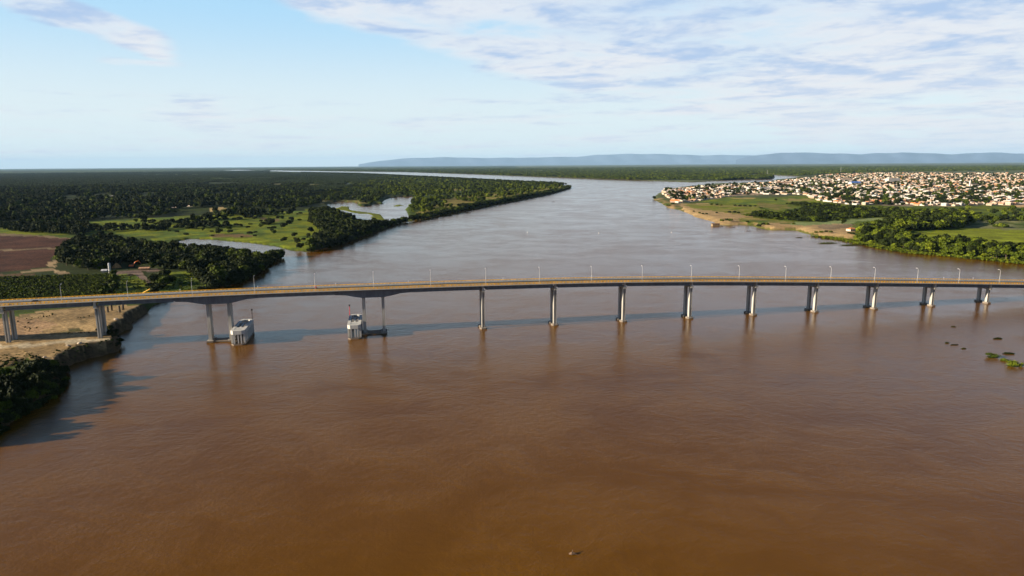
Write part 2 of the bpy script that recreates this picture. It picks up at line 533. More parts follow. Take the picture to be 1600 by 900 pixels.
paint([(-300, 355), (-100, 360), (0, 363), (129, 369), (104, 385), (72, 413), (36, 419), (0, 422.5), (-300, 440)], SOIL, 4, 0.35)
paint([(-300, 352), (0, 361.5), (130, 368.5), (129, 370.5), (0, 364.3), (-300, 356)], TRACK * 0.55, 4)
paint([(-100, 387), (0, 386.6), (60, 384.6), (104, 383), (104, 385), (60, 386.8), (0, 389.3), (-100, 390)], TRACK * 0.6, 4)
paint([(70, 413.5), (76, 407), (88, 402.5), (106, 396), (107, 398.5), (92, 405), (80, 412), (74, 416)], TRACK * 1.15, 4, 0.2)
paint([(38, 419.5), (70, 416), (80, 417.5), (96, 420), (112, 420.5), (112, 422.5), (96, 422.5), (78, 419.8), (60, 420.5), (40, 421.5)], TRACK * 1.0, 4, 0.2)
paint([(-300, 436), (0, 424), (60, 423), (62, 428), (0, 429), (-300, 440)], (0.10, 0.06, 0.03), 4)
paint([(-300, 436), (0, 428.5), (110, 425), (172, 424), (183, 426), (165, 468), (0, 480), (-300, 500)], (0.028, 0.042, 0.006), 4, 0.4)
paint([(184, 425), (214, 427), (232, 437), (240, 446), (224, 462), (162, 466)], LIME * 0.9, 4, 0.4, GRASS * 1.5)
paint([(264, 420.5), (301, 419), (320, 437), (300, 449), (250, 455), (236, 440), (246, 432), (262, 430)], LIME * 1.0, 4, 0.3, GRASS * 1.6)
paint([(178, 420.5), (240, 418.5), (262, 419), (262, 421), (216, 423), (236, 431), (240, 439), (233, 440), (226, 433), (210, 428), (182, 424.5)], (0.17, 0.12, 0.09), 4, 0.2)
# sandy bank under the bridge
paint([(-300, 520), (-100, 505), (0, 499), (25, 494), (60, 486), (140, 477), (222, 474), (232, 484), (205, 497), (196, 508), (182, 516), (178, 524), (188, 540), (184, 556), (150, 562), (104, 577), (70, 566), (48, 560), (0, 578), (-300, 640)],
      SAND, 5.6, 0.25, SAND * 0.75)
paint([(-300, 505), (0, 499), (25, 495), (40, 500), (85, 510), (60, 522), (0, 531), (-300, 545)], (0.30, 0.19, 0.10), 5.6, 0.25)
for poly in ([(24, 494), (60, 487), (90, 484), (60, 492), (30, 497)], [(98, 487), (130, 483), (140, 486), (112, 490)], [(72, 497), (88, 495), (92, 499), (76, 500)], [(70, 518), (130, 512), (138, 516), (90, 521)],
             [(40, 500), (60, 499), (52, 502)], [(120, 502), (134, 502), (132, 507), (118, 506)], [(128, 536), (165, 530), (160, 537), (132, 540)], [(0, 550), (30, 546), (36, 552), (6, 556)]):
    paint(poly, (0.075, 0.065, 0.022), 5.8, 0.5, SAND * 0.55)
paint([(-300, 545), (0, 537), (170, 527), (168, 532), (0, 544), (-300, 556)], (0.50, 0.41, 0.27), 5.9, 0.1)
# right bank
paint([(1030, 300), (1100, 330), (1190, 354), (1300, 371), (1400, 392), (1600, 412), (2100, 470), (2100, 300), (1640, 318), (1260, 306), (1100, 312)], LIME * 0.75, 4, 0.35, GRASS * 1.5)
paint([(1010, 311), (1022, 309), (1030, 312), (1050, 322), (1062, 320), (1100, 318), (1140, 322), (1180, 323), (1200, 335), (1166, 340), (1170, 347), (1240, 349), (1262, 352), (1320, 350), (1338, 358), (1340, 372), (1310, 375), (1260, 371), (1236, 360), (1176, 357), (1108, 352), (1060, 334), (1028, 318)], SAND, 3.5, 0.18, SAND * 0.85)
paint([(1086, 311), (1150, 308), (1160, 312), (1300, 306), (1310, 314), (1262, 318), (1180, 320), (1120, 318), (1086, 316)], LIME * 1.0, 4, 0.3, GRASS * 1.8)
paint([(1145, 309.5), (1178, 308.5), (1182, 311), (1150, 311.5)], DRY * 1.3, 4)
paint([(1224, 311.5), (1262, 310), (1268, 312.5), (1230, 314)], DRY * 1.2, 4)
paint([(1186, 315), (1220, 319), (1240, 326), (1210, 328), (1180, 322)], DRY * 0.9, 4, 0.3, LIME * 0.7)
paint([(1236, 347.5), (1300, 345), (1372, 340.5), (1376, 344), (1310, 350), (1262, 353), (1236, 351)], (0.20, 0.24, 0.085), 4, 0.2)
paint([(1284, 352), (1330, 350), (1330, 356), (1300, 360), (1282, 357)], (0.22, 0.16, 0.09), 4, 0.2)
paint([(1410, 370), (1450, 362), (1505, 356), (1600, 360), (2100, 400), (2100, 430), (1600, 390), (1560, 382), (1440, 376)], LIME * 1.35, 4, 0.22, LIME * 0.95)
paint([(1500, 344), (1600, 340), (2100, 330), (2100, 390), (1600, 361), (1510, 356)], (0.17, 0.17, 0.065), 4, 0.3, GRASS * 1.2)
paint([(1340, 316), (1430, 318), (1480, 322), (1600, 320), (2100, 316), (2100, 328), (1600, 331), (1520, 330), (1350, 322)], LIME * 0.75, 4, 0.3, GRASS * 1.3)
paint([(1580, 321), (1640, 320), (1640, 323.5), (1582, 323.5)], SAND * 1.2, 4, 0.1)
TOWN = [(1040, 296), (1036, 303), (1047, 311), (1060, 318), (1084, 316), (1102, 312), (1150, 306.5), (1200, 304), (1260, 304.5), (1275, 313), (1330, 320), (1400, 321.5), (1480, 322), (1600, 320.5), (1700, 320),
        (1700, 268.5), (1600, 267.5), (1500, 268), (1400, 269), (1320, 271.5), (1290, 273), (1254, 279), (1216, 282.6), (1197, 286.3), (1150, 288.4), (1110, 290), (1085, 293), (1062, 295.5)]
paint([q if q[1] > 274 else (q[0], q[1] + 5) for q in TOWN], (0.36, 0.26, 0.17), 4, 0.25, (0.20, 0.16, 0.10))
paint([(1010, 312), (1030, 309), (1050, 316), (1070, 325), (1062, 332), (1036, 324)], GRASS * 1.0, 3, 0.3, SAND * 0.6)
paint([(1066, 321), (1100, 318.5), (1180, 321.5), (1196, 333), (1168, 337), (1120, 331), (1090, 327)], DRY * 1.15, 4, 0.35, LIME * 0.9)
paint([(1150, 341), (1170, 339), (1200, 343), (1240, 347.5), (1232, 350), (1180, 348), (1150, 345)], DRY * 1.1, 4, 0.35, GRASS * 1.6)
paint([(1040, 322), (1052, 321), (1064, 328), (1056, 330)], GRASS * 1.4, 4, 0.35, SAND * 0.8)
# wet, grassy or bare margins; painted shade on the near left cliff; river bed
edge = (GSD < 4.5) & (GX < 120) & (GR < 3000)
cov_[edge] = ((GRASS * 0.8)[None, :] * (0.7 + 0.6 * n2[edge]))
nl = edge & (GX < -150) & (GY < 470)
cov_[nl] = (SAND * 0.22)[None, :] * (0.7 + 0.6 * n2[nl])  # cliff mud darkened further, the bank's shade put into its colour
redge = (GSD < 16) & (GX > 300) & (GY < 1120) & (GR < 2000)
cov_[redge] = (np.array((0.11, 0.115, 0.02)))[None, :] * (0.6 + 0.8 * n2[redge])
cov_[GSD < -1.5] = MUD
for p in isles:
    i_ = inside(p, GX, GY)
    cov_[i_] = (LIME * 0.75)[None, :] * (0.7 + 0.6 * n2[i_])


def build_ground():
    nr_, na_ = len(rr), len(aa)
    me = bpy.data.meshes.new('ground')
    co = np.stack([GX, GY, GZ], 1).astype(np.float32)
    i, j = np.meshgrid(np.arange(nr_ - 1), np.arange(na_ - 1), indexing='ij')
    a = (i * na_ + j).ravel()
    quads = np.stack([a, a + na_, a + na_ + 1, a + 1], 1)[:, ::-1].astype(np.int32)
    me.vertices.add(len(co)); me.vertices.foreach_set('co', co.ravel())
    me.loops.add(quads.size); me.loops.foreach_set('vertex_index', quads.ravel())
    me.polygons.add(len(quads))
    me.polygons.foreach_set('loop_start', np.arange(0, quads.size, 4, dtype=np.int32))
    me.polygons.foreach_set('loop_total', np.full(len(quads), 4, np.int32))
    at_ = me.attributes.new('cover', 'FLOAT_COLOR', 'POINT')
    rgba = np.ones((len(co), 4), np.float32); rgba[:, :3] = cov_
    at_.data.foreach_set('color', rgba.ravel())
    me.update(); me.validate()
    me.polygons.foreach_set('use_smooth', np.ones(len(quads), bool))
    m, t = new_mat('ground')
    o = t.n('ShaderNodeOutputMaterial'); b = t.n('ShaderNodeBsdfPrincipled')
    t.l(b.outputs[0], o.inputs[0])
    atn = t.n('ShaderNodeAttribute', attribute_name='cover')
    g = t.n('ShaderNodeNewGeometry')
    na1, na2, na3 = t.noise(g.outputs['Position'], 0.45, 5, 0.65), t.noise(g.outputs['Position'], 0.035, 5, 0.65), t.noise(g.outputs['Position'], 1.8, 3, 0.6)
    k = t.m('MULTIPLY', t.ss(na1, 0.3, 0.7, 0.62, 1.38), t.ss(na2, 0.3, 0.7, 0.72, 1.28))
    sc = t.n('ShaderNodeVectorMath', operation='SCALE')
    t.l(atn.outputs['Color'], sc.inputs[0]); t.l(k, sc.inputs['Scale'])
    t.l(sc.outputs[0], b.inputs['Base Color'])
    b.inputs['Roughness'].default_value = 0.95
    b.inputs['Specular IOR Level'].default_value = 0.1
    bu = t.n('ShaderNodeBump'); bu.inputs['Strength'].default_value = 0.7; bu.inputs['Distance'].default_value = 0.5
    t.l(t.m('ADD', na1, t.m('MULTIPLY', na3, 0.4)), bu.inputs['Height']); t.l(bu.outputs[0], b.inputs['Normal'])
    me.materials.append(m)
    tag(link('ground', me), kind='structure')


build_ground()

# ------------------------------------------------------------------ water
def build_river():
    mb = MB()
    mb.add([(-115000, -4000, 0), (115000, -4000, 0), (115000, 115000, 0), (-115000, 115000, 0)], [(0, 1, 2, 3)])
    m, t = new_mat('silty_water')
    o = t.n('ShaderNodeOutputMaterial'); b = t.n('ShaderNodeBsdfPrincipled')
    t.l(b.outputs[0], o.inputs[0])
    g = t.n('ShaderNodeNewGeometry')
    pos = g.outputs['Position']
    mp = t.n('ShaderNodeMapping'); mp.inputs['Scale'].default_value = (0.75, 1.0, 1.0); mp.inputs['Rotation'].default_value = (0, 0, R(14))
    t.l(pos, mp.inputs[0])
    flow = t.noise(mp.outputs[0], 0.012, 6, 0.6, 1.2)       # slicks and boils stretched down the current
    flow2 = t.noise(mp.outputs[0], 0.055, 5, 0.62, 1.0)
    patch = t.m('ADD', t.m('MULTIPLY', flow, 0.6), t.m('MULTIPLY', flow2, 0.4))
    silt = t.mix(t.ss(patch, 0.36, 0.64), (0.108, 0.044, 0.0010), (0.136, 0.057, 0.0018))
    t.l(silt, b.inputs['Base Color'])
    b.inputs['IOR'].default_value = 1.27
    b.inputs['Specular IOR Level'].default_value = 0.5
    b.inputs['Specular Tint'].default_value = (1.0, 0.72, 0.36, 1)
    t.l(t.ss(patch, 0.35, 0.65, 0.10, 0.20), b.inputs['Roughness'])
    r1, r2, r3 = t.noise(pos, 1.3, 3, 0.6), t.noise(pos, 0.33, 4, 0.6), t.noise(pos, 4.5, 2, 0.5)
    h = t.m('ADD', t.m('MULTIPLY', r1, 0.42), t.m('MULTIPLY', r2, 0.9))
    h = t.m('ADD', h, t.m('MULTIPLY', r3, 0.22))
    h = t.m('MULTIPLY', h, t.ss(patch, 0.36, 0.66, 0.55, 1.25))
    bu = t.n('ShaderNodeBump'); bu.inputs['Strength'].default_value = 1.0; bu.inputs['Distance'].default_value = 0.17
    t.l(h, bu.inputs['Height']); t.l(bu.outputs[0], b.inputs['Normal'])
    tag(mb.build('river', m), kind='structure')


build_river()

# ------------------------------------------------------------------ hills
def build_hills(name, prof, dist, depth, col):
    us = np.arange(prof[0][0], prof[-1][0] + 1, 6.0)
    vs = np.interp(us, [p[0] for p in prof], [p[1] for p in prof])
    vs = vs - 0.55 * np.sin(us * 0.045) * np.sin(us * 0.0173 + 1) - 0.3 * np.sin(us * 0.13)
    rows = [(-1.0, 0.0), (-0.75, 0.16), (-0.5, 0.42), (-0.28, 0.72), (-0.1, 0.95), (0.0, 1.0), (0.3, 0.8), (1.0, 0.0)]
    V, Fc = [], []
    nv = len(us)
    for ri, (dd, hh) in enumerate(rows):
        for i, (u, v) in enumerate(zip(us, vs)):
            r = ray(u, v); hz = math.hypot(r[0], r[1])
            top = max(CAM_H + dist * r[2] / hz, 2.0)
            wob = 0.05 * math.sin(i * 0.9 + ri) + 0.06 * math.sin(i * 0.37 + 2 * ri)
            d = dist + depth * (dd + (wob if 0 < ri < 5 else 0))
            hgt = top * max(0.0, hh * (1 + (0.09 * math.sin(i * 0.55 + ri * 1.7) if 0 < ri < 4 else 0)))
            V.append((r[0] / hz * d, r[1] / hz * d, hgt if 0 < ri < len(rows) - 1 else -3.0))
    for ri in range(len(rows) - 1):
        for i in range(nv - 1):
            a = ri * nv + i
            Fc.append((a, a + 1, a + nv + 1, a + nv))
    mb = MB(); mb.add(V, Fc)
    o = mb.build(name, simple(name + '_haze_tint', col, 0.95, 0.14, 0.0006))  # base colour carries a painted blue haze for the distance
    for p in o.data.polygons: p.use_smooth = True
    tag(o, kind='structure')


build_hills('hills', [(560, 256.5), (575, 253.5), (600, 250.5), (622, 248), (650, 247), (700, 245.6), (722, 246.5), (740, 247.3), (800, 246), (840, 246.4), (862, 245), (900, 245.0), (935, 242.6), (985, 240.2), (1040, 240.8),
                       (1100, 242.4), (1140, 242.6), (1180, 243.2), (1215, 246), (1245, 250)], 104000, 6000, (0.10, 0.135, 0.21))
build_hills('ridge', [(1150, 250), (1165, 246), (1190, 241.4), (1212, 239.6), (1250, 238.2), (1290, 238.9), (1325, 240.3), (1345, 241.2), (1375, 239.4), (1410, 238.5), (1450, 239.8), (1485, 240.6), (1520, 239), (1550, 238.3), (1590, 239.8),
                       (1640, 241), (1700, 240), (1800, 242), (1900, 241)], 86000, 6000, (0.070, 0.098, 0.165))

# ------------------------------------------------------------------ haze
def build_haze():
    mb = MB(); mb.box(-125000, 125000, -5000, 125000, -40, 1600)
    m, t = new_mat('haze')
    o = t.n('ShaderNodeOutputMaterial'); v = t.n('ShaderNodeVolumePrincipled')
    v.inputs['Color'].default_value = (0.42, 0.69, 1.0, 1)
    v.inputs['Density'].default_value = 0.85e-5
    v.inputs['Anisotropy'].default_value = 0.0
    t.l(v.outputs[0], o.inputs['Volume'])
    tag(mb.build('haze', m), kind='stuff')


build_haze()

# ------------------------------------------------------------------ trees: meshes
def ico(sub):
    bm = bmesh.new(); bmesh.ops.create_icosphere(bm, subdivisions=sub, radius=1.0)
    v = np.array([x.co[:] for x in bm.verts]); f = [tuple(x.index for x in q.verts) for q in bm.faces]
    bm.free()
    return v, f


ICO1, ICO2 = ico(1), ico(2)


def crown_mesh(name, seed, width, height, base, lobes, leaves, leaf, mat, core=0.80, spread=0.55):
    """uneven crown: lobes with a rough core, covered in leaf clumps that stick out"""
    g = np.random.default_rng(seed)
    V, Fs, T = [], [], []
    L = []
    for k in range(lobes):
        a = 2 * math.pi * k / lobes + g.uniform(-.5, .5)
        rad = g.uniform(0.25, spread) * width * 0.5 if k else 0
        zz = base + (height - base) * (g.uniform(0.30, 0.72) if k else 0.62)
        rx = width * g.uniform(0.24, 0.36)
        rz = (height - base) * g.uniform(0.26, 0.40)
        zz = min(zz, height - rz)
        L.append((rad * math.cos(a), rad * math.sin(a), max(zz, base + rz * 0.6), rx, rz))
    iv, iF = ICO1
    for (x, y, z, rx, rz) in L:
        o = len(V)
        jit = g.uniform(0.78, 1.12, len(iv))
        for p, j in zip(iv, jit):
            V.append((x + p[0] * rx * core * j, y + p[1] * rx * core * j, z + p[2] * rz * core * j))
        for f in iF:
            Fs.append(tuple(i + o for i in f)); T.append(g.uniform(0.05, 0.6))
    per = leaves // len(L)
    for (x, y, z, rx, rz) in L:
        clump = g.normal(size=(7, 3)); clump /= np.linalg.norm(clump, axis=1)[:, None]
        ct = g.uniform(0.1, 0.9, 7)
        for q in range(per):
            c = g.integers(7)
            d = clump[c] + g.normal(size=3) * 0.55
            d /= np.linalg.norm(d) + 1e-6
            if d[2] < -0.55: d[2] *= -0.6
            rr_ = g.uniform(0.80, 1.16)
            p = np.array([x + d[0] * rx * rr_, y + d[1] * rx * rr_, z + d[2] * rz * rr_])
            nrm = d + g.normal(size=3) * 0.55; nrm /= np.linalg.norm(nrm)
            t1 = np.cross(nrm, g.normal(size=3)); t1 /= np.linalg.norm(t1) + 1e-6
            t2 = np.cross(nrm, t1)
            s = leaf * g.uniform(0.6, 1.35)
            o = len(V)
            V += [tuple(p - t1 * s - t2 * s * .6), tuple(p + t1 * s * .8 - t2 * s), tuple(p + t1 * s + t2 * s * .7), tuple(p - t1 * s * .7 + t2 * s + nrm * s * .4)]
            Fs.append((o, o + 1, o + 2, o + 3)); T.append(float(np.clip(ct[c] + g.normal() * 0.22, 0, 1)))
    me = bpy.data.meshes.new(name)
    me.from_pydata(V, [], Fs)
    a = me.attributes.new('tone', 'FLOAT', 'FACE')
    a.data.foreach_set('value', np.array(T, np.float32))
    me.materials.append(mat)
    return me


def trunk_mesh(name, seed, h, r):
    g = random.Random(seed)
    mb = MB()
    mb.tube([(0, 0, -0.6), (g.uniform(-.1, .1), 0, h * .3), (g.uniform(-.3, .3), g.uniform(-.3, .3), h * .62)], [r, r * .8, r * .5], 7)
    for k in range(4):
        a = k * 1.57 + g.uniform(-.4, .4)
        mb.tube([(0, 0, h * .3), (math.cos(a) * h * .12, math.sin(a) * h * .12, h * .45), (math.cos(a) * h * .26, math.sin(a) * h * .26, h * .62)], [r * .5, r * .35, r * .15], 6)
    return mb.mesh(name, M['bark'])


KINDS = {}
for key, wd, ht, bs, nl in (('broad', 11.0, 9.5, 2.0, 7), ('tall', 8.0, 12.0, 2.6, 7), ('low', 8.0, 4.6, 0.3, 6)):
    for mk in ('leaf_dark', 'leaf_green', 'leaf_bright'):
        for vv in range(2):
            sd_ = hash_ = (len(KINDS) * 17 + vv * 5 + 3)
            KINDS[(key, mk, vv)] = (crown_mesh('crown', sd_, wd, ht, bs, nl, 620, 0.62, M[mk]), trunk_mesh('trunk', sd_, ht, 0.30 if key != 'low' else 0.14))
SIZE = {'broad': (11.0, 9.5), 'tall': (8.0, 12.0), 'low': (8.0, 4.6)}

# ------------------------------------------------------------------ scatter trees
TREES = []        # (x, y, z, scale, kind, tone, place key)


def scatter(px_poly, spacing, place, kinds, tones, prob=1.0, smin=0.75, smax=1.25, z=4.0, clump=None, seed=1, mindry=1.5, clear=()):
    pol = P(px_poly, z)
    b0, b1 = pol.min(0), pol.max(0)
    g = np.random.default_rng(seed)
    nx, ny = int((b1[0] - b0[0]) / spacing) + 1, int((b1[1] - b0[1]) / spacing) + 1
    I, J = np.meshgrid(np.arange(nx), np.arange(ny))
    X = b0[0] + (I.ravel() + g.uniform(0, 1, I.size)) * spacing
    Y = b0[1] + (J.ravel() + g.uniform(0, 1, I.size)) * spacing
    k = inside(pol, X, Y)
    X, Y = X[k], Y[k]
    keep = g.uniform(0, 1, len(X)) < prob
    if clump:
        keep &= fbm(X, Y, clump[0], seed + 40) > clump[1]
    for c_ in clear: keep &= ~inside(P(c_, 4.0), X, Y)
    X, Y = X[keep], Y[keep]
    if not len(X): return
    sd = land_info(X, Y)
    Z = land_height(X, Y, sd)
    for x, y, z_, s_ in zip(X, Y, Z, sd):
        if s_ < mindry: continue
        TREES.append((float(x), float(y), float(z_) - 0.15, float(g.uniform(smin, smax)), kinds[g.integers(len(kinds))], tones[g.integers(len(tones))], place))


D, G_, B = 'leaf_dark', 'leaf_green', 'leaf_bright'
CLEAR = [[(60, 323), (150, 313.5), (262, 307), (264, 301.5), (150, 307.5), (60, 318)], [(236, 326), (300, 324.5), (300, 318), (236, 319)], [(90, 306), (170, 302), (176, 306), (95, 310)],
         [(300, 330), (360, 326), (360, 321), (300, 325)], [(395, 340), (480, 338), (480, 333), (395, 336)], [(10, 337), (60, 336), (60, 332), (10, 333)], [(40, 346), (95, 344), (130, 339), (60, 341)], [(150, 346), (240, 341), (240, 337), (150, 341)],
         [(330, 306), (420, 304), (420, 301), (330, 302.5)], [(20, 302), (60, 301), (60, 299), (20, 299.5)], [(420, 289.5), (500, 290.5), (500, 287), (420, 286)], [(470, 303), (560, 302), (560, 299), (470, 299.5)], [(500, 313.5), (560, 314.5), (575, 319), (505, 319)]]
paint([(-200, 360), (0, 348), (140, 338), (240, 329), (430, 324), (500, 320), (500, 334), (430, 340), (240, 350), (-200, 366)], GRASS * 1.6, 4, 0.4, LIME * 0.7)
for c_ in CLEAR: paint(c_, GRASS * 1.7, 4, 0.4, LIME * 0.8)
# left bank, near
scatter([(-90, 620), (-40, 585), (10, 588), (40, 588), (60, 580), (74, 590), (80, 604), (72, 616), (44, 634), (0, 664), (-70, 690)], 4.0, 'clump', ['low', 'broad', 'low'], [D, D, D, G_], 0.97, 0.5, 0.8, 5, seed=3, mindry=-0.6)
scatter([(-700, 700), (-300, 600), (-130, 590), (-130, 640), (-300, 740)], 8, 'clump', ['broad', 'low'], [D], 0.8, 0.7, 1.1, 5, seed=4)
scatter([(150, 519), (180, 512), (192, 520), (190, 528), (186, 540), (182, 530)], 3.4, 'cove', ['low'], [D], 0.8, 0.25, 0.5, 5, seed=5, mindry=0.2)
scatter([(100, 392), (128, 378), (165, 374), (205, 381), (240, 387), (285, 393), (330, 398), (365, 402), (408, 406), (440, 403), (430, 409), (412, 418), (396, 427), (372, 441), (335, 452), (322, 446), (302, 424), (290, 417), (262, 417), (236, 417), (200, 416), (172, 416), (150, 421), (118, 417), (100, 411), (90, 400)], 7.0, 'inlet', ['broad', 'tall', 'broad', 'low'], [D, D, D, G_], 0.94, 0.75, 1.2, 4, seed=6, mindry=0.5, clear=[[(168, 426), (172, 411), (200, 409), (234, 409), (240, 424)]])
scatter([(236, 441), (250, 432), (262, 424), (272, 432), (262, 446), (244, 455), (226, 461)], 6.0, 'roadside', ['broad', 'low'], [D, D, G_], 0.9, 0.6, 1.0, 4, seed=7)
scatter([(165, 440), (178, 426), (184, 430), (180, 448), (166, 462), (150, 464)], 4.5, 'roadside', ['low', 'low', 'broad'], [D, G_], 0.75, 0.4, 0.8, 4, seed=8)
scatter([(0, 352), (60, 352), (105, 356), (140, 362), (132, 369), (100, 365), (60, 363), (0, 361)], 10, 'field edge', ['broad', 'tall'], [D], 0.75, 0.8, 1.25, 4, seed=9)
scatter([(100, 386), (122, 373), (132, 370), (128, 384), (112, 400), (100, 402)], 7, 'field edge', ['broad'], [D], 0.9, 0.7, 1.1, 4, seed=10)
# left bank, riverside wood and meadow
scatter([(472, 393), (486, 393.5), (512, 388.5), (532, 383), (563, 371), (588, 361), (606, 353), (590, 350), (566, 352), (552, 346), (536, 337), (516, 330), (506, 328), (486, 330), (486, 348), (506, 362), (500, 374), (486, 384)], 8.0, 'riverside', ['broad', 'tall', 'broad'], [D, D, D, G_], 0.93, 0.8, 1.3, 4, seed=12, mindry=0.5)
scatter([(600, 353), (618, 350), (622, 350), (640, 345.5), (612, 347.5)], 5.5, 'riverside', ['low'], [D], 0.8, 0.5, 0.9, 2, seed=13, mindry=0.3)
scatter([(240, 348), (330, 338), (420, 334), (490, 332), (500, 350), (486, 390), (440, 384), (330, 370), (240, 366)], 26, 'meadow', ['broad', 'low', 'low'], [D, D, G_], 0.36, 0.45, 1.05, 4, seed=14)
scatter([(150, 352), (250, 344), (330, 340), (420, 338), (430, 350), (300, 356), (240, 360), (170, 364), (140, 360)], 11, 'meadow', ['broad', 'low'], [D], 0.8, 0.7, 1.2, 4, clump=(60, 0.60), seed=15)
# spit of land between the two arms
scatter([(640, 343), (650, 344), (700, 334.3), (765, 320.3), (832, 307.8), (862, 301.8), (885, 296), (880, 294.4), (850, 301), (800, 310), (740, 321), (690, 329), (655, 338)], 9.0, 'spit shore', ['broad', 'low'], [D, G_], 0.97, 0.65, 1.0, 3, seed=16, mindry=0.3)
scatter([(645, 336), (700, 325), (800, 306), (885, 293.5), (890, 291.5), (870, 288.8), (800, 284.8), (740, 281.5), (690, 279), (640, 277), (600, 276), (560, 290), (560, 311), (600, 305), (650, 309), (640, 322)], 13, 'spit', ['broad', 'broad', 'low', 'tall'], [G_, B, G_, B, D], 0.78, 0.5, 1.35, 4, clump=(58, 0.53), seed=17)
scatter([(885, 290), (870, 287.8), (800, 284.3), (740, 281.0), (690, 278.2), (620, 274.6), (560, 271.5), (470, 269.6), (470, 271.5), (560, 274), (640, 278), (700, 282), (800, 287)], 13, 'spit', ['broad', 'tall'], [D, G_, D], 0.9, 0.85, 1.25, 4, seed=18)
scatter([(440, 300), (560, 290), (600, 306), (590, 316), (575, 322), (555, 312), (510, 314), (480, 322), (420, 322)], 12, 'spit', ['broad', 'low'], [D, G_], 0.9, 0.8, 1.2, 4, clump=(80, 0.46), seed=19, clear=CLEAR)
def fringe(px_line, place, step, n_rows, smin, smax, tones, seed, kinds=('low',)):
    g = np.random.default_rng(seed)
    pts = P(px_line, 1.0)
    for a, b in zip(pts[:-1], pts[1:]):
        L = float(np.hypot(*(b - a))); n = max(1, int(L / step))
        nv = np.array([-(b - a)[1], (b - a)[0]]) / (L + 1e-6)
        for i in range(n):
            for r_ in range(n_rows):
                q = a + (b - a) * (i + g.uniform(0, 1)) / n + nv * (r_ * step * 0.9 + g.uniform(-1.5, 1.5))
                X, Y = np.array([q[0]]), np.array([q[1]])
                sd = land_info(X, Y)
                if sd[0] < -1.5: continue
                TREES.append((float(q[0]), float(q[1]), max(float(land_height(X, Y, sd)[0]), -0.3) - 0.2, float(g.uniform(smin, smax)), kinds[g.integers(len(kinds))], tones[g.integers(len(tones))], place))


fringe([(0, 678), (25, 655), (55, 634), (88, 616), (100, 598), (103, 580)], 'clump', 3.0, 3, 0.35, 0.6, [D, D, G_], 400, ('low', 'broad', 'low'))
fringe([(325, 456), (362, 446), (384, 436), (404, 424), (418, 415), (434, 407), (443, 401), (436, 402), (408, 404), (365, 399), (330, 394), (306, 391)], 'inlet', 4.2, 3, 0.6, 1.05, [D, D, G_], 401, ('low', 'broad'))
fringe([(475, 394), (490, 393), (510, 389), (530, 383), (562, 370.5), (585, 362), (610, 352), (620, 350), (640, 346)], 'riverside', 4.2, 3, 0.6, 1.05, [D, D, G_], 402, ('low', 'broad'))
fringe([(650, 345), (672, 340.5), (700, 335), (732, 328), (765, 321), (800, 314.5), (832, 308.5), (862, 302.5), (885, 296.5), (893, 291.5)], 'spit shore', 7, 3, 0.7, 1.1, [D, D, G_], 403, ('low', 'broad'))
# broad dark forest behind
scatter([(-120, 296), (200, 293), (480, 290), (500, 318), (430, 322), (240, 327), (140, 336), (0, 346), (-120, 356)], 12.0, 'forest', ['broad', 'tall', 'broad', 'low'], [D, D, D, G_], 0.93, 0.6, 1.65, 4, clump=(110, 0.43), seed=20, clear=CLEAR)
scatter([(-120, 356), (0, 346), (140, 336), (240, 327), (430, 322), (500, 318), (500, 333), (430, 338), (240, 348), (140, 354), (0, 354), (-120, 362)], 11.0, 'forest', ['broad', 'tall', 'low'], [D, D, G_], 0.85, 0.6, 1.5, 4, clump=(75, 0.61), seed=21, clear=CLEAR)
# right bank
scatter([(1344, 374), (1352, 362), (1386, 354), (1402, 362), (1404, 375), (1440, 381), (1500, 387), (1600, 397), (1700, 407), (1800, 412), (1800, 432), (1680, 419), (1600, 409), (1525, 401.5), (1425, 392.5), (1385, 386), (1345, 377)], 6.8, 'bankwood', ['broad', 'broad', 'tall', 'low'], [G_, D, D, G_, B], 0.95, 0.65, 1.35, 3, seed=22, mindry=6)
scatter([(1388, 353), (1410, 344), (1440, 342), (1500, 343), (1515, 350), (1506, 356), (1470, 360), (1420, 362), (1400, 360)], 8.5, 'grove', ['broad', 'tall', 'broad'], [G_, B, D, D], 0.92, 0.95, 1.5, 4, seed=23)
scatter([(1158, 337), (1195, 334), (1230, 334), (1262, 324), (1225, 319.5), (1262, 319.5), (1300, 322.5), (1345, 326.5), (1410, 328.5), (1425, 336), (1382, 339.5), (1310, 343.5), (1322, 347.5), (1256, 347), (1210, 343), (1180, 340)], 8.0, 'thicket', ['low', 'low', 'low', 'broad'], [D, G_, D], 0.92, 0.65, 0.95, 4, clump=(70, 0.36), seed=24)
scatter([(1390, 336), (1420, 330), (1480, 328), (1520, 333), (1540, 342), (1480, 344), (1420, 344)], 10, 'grove', ['low', 'low', 'broad'], [G_, B, D], 0.8, 0.6, 0.95, 4, clump=(60, 0.36), seed=25)
scatter([(1480, 326), (1600, 326), (1720, 330), (1720, 362), (1600, 358), (1520, 352), (1500, 338)], 24, 'meadow right', ['low', 'broad'], [G_, B, D], 0.42, 0.6, 1.1, 4, clump=(90, 0.42), seed=26)
scatter([(1530, 342), (1720, 340), (1720, 346), (1530, 346)], 11, 'meadow right', ['low', 'broad'], [G_, D], 0.85, 0.6, 1.1, 4, seed=27)
scatter([(1335, 362), (1350, 352), (1390, 350), (1392, 358), (1352, 366)], 9, 'bankwood', ['broad', 'low'], [B, G_], 0.65, 0.6, 1.0, 4, seed=28)
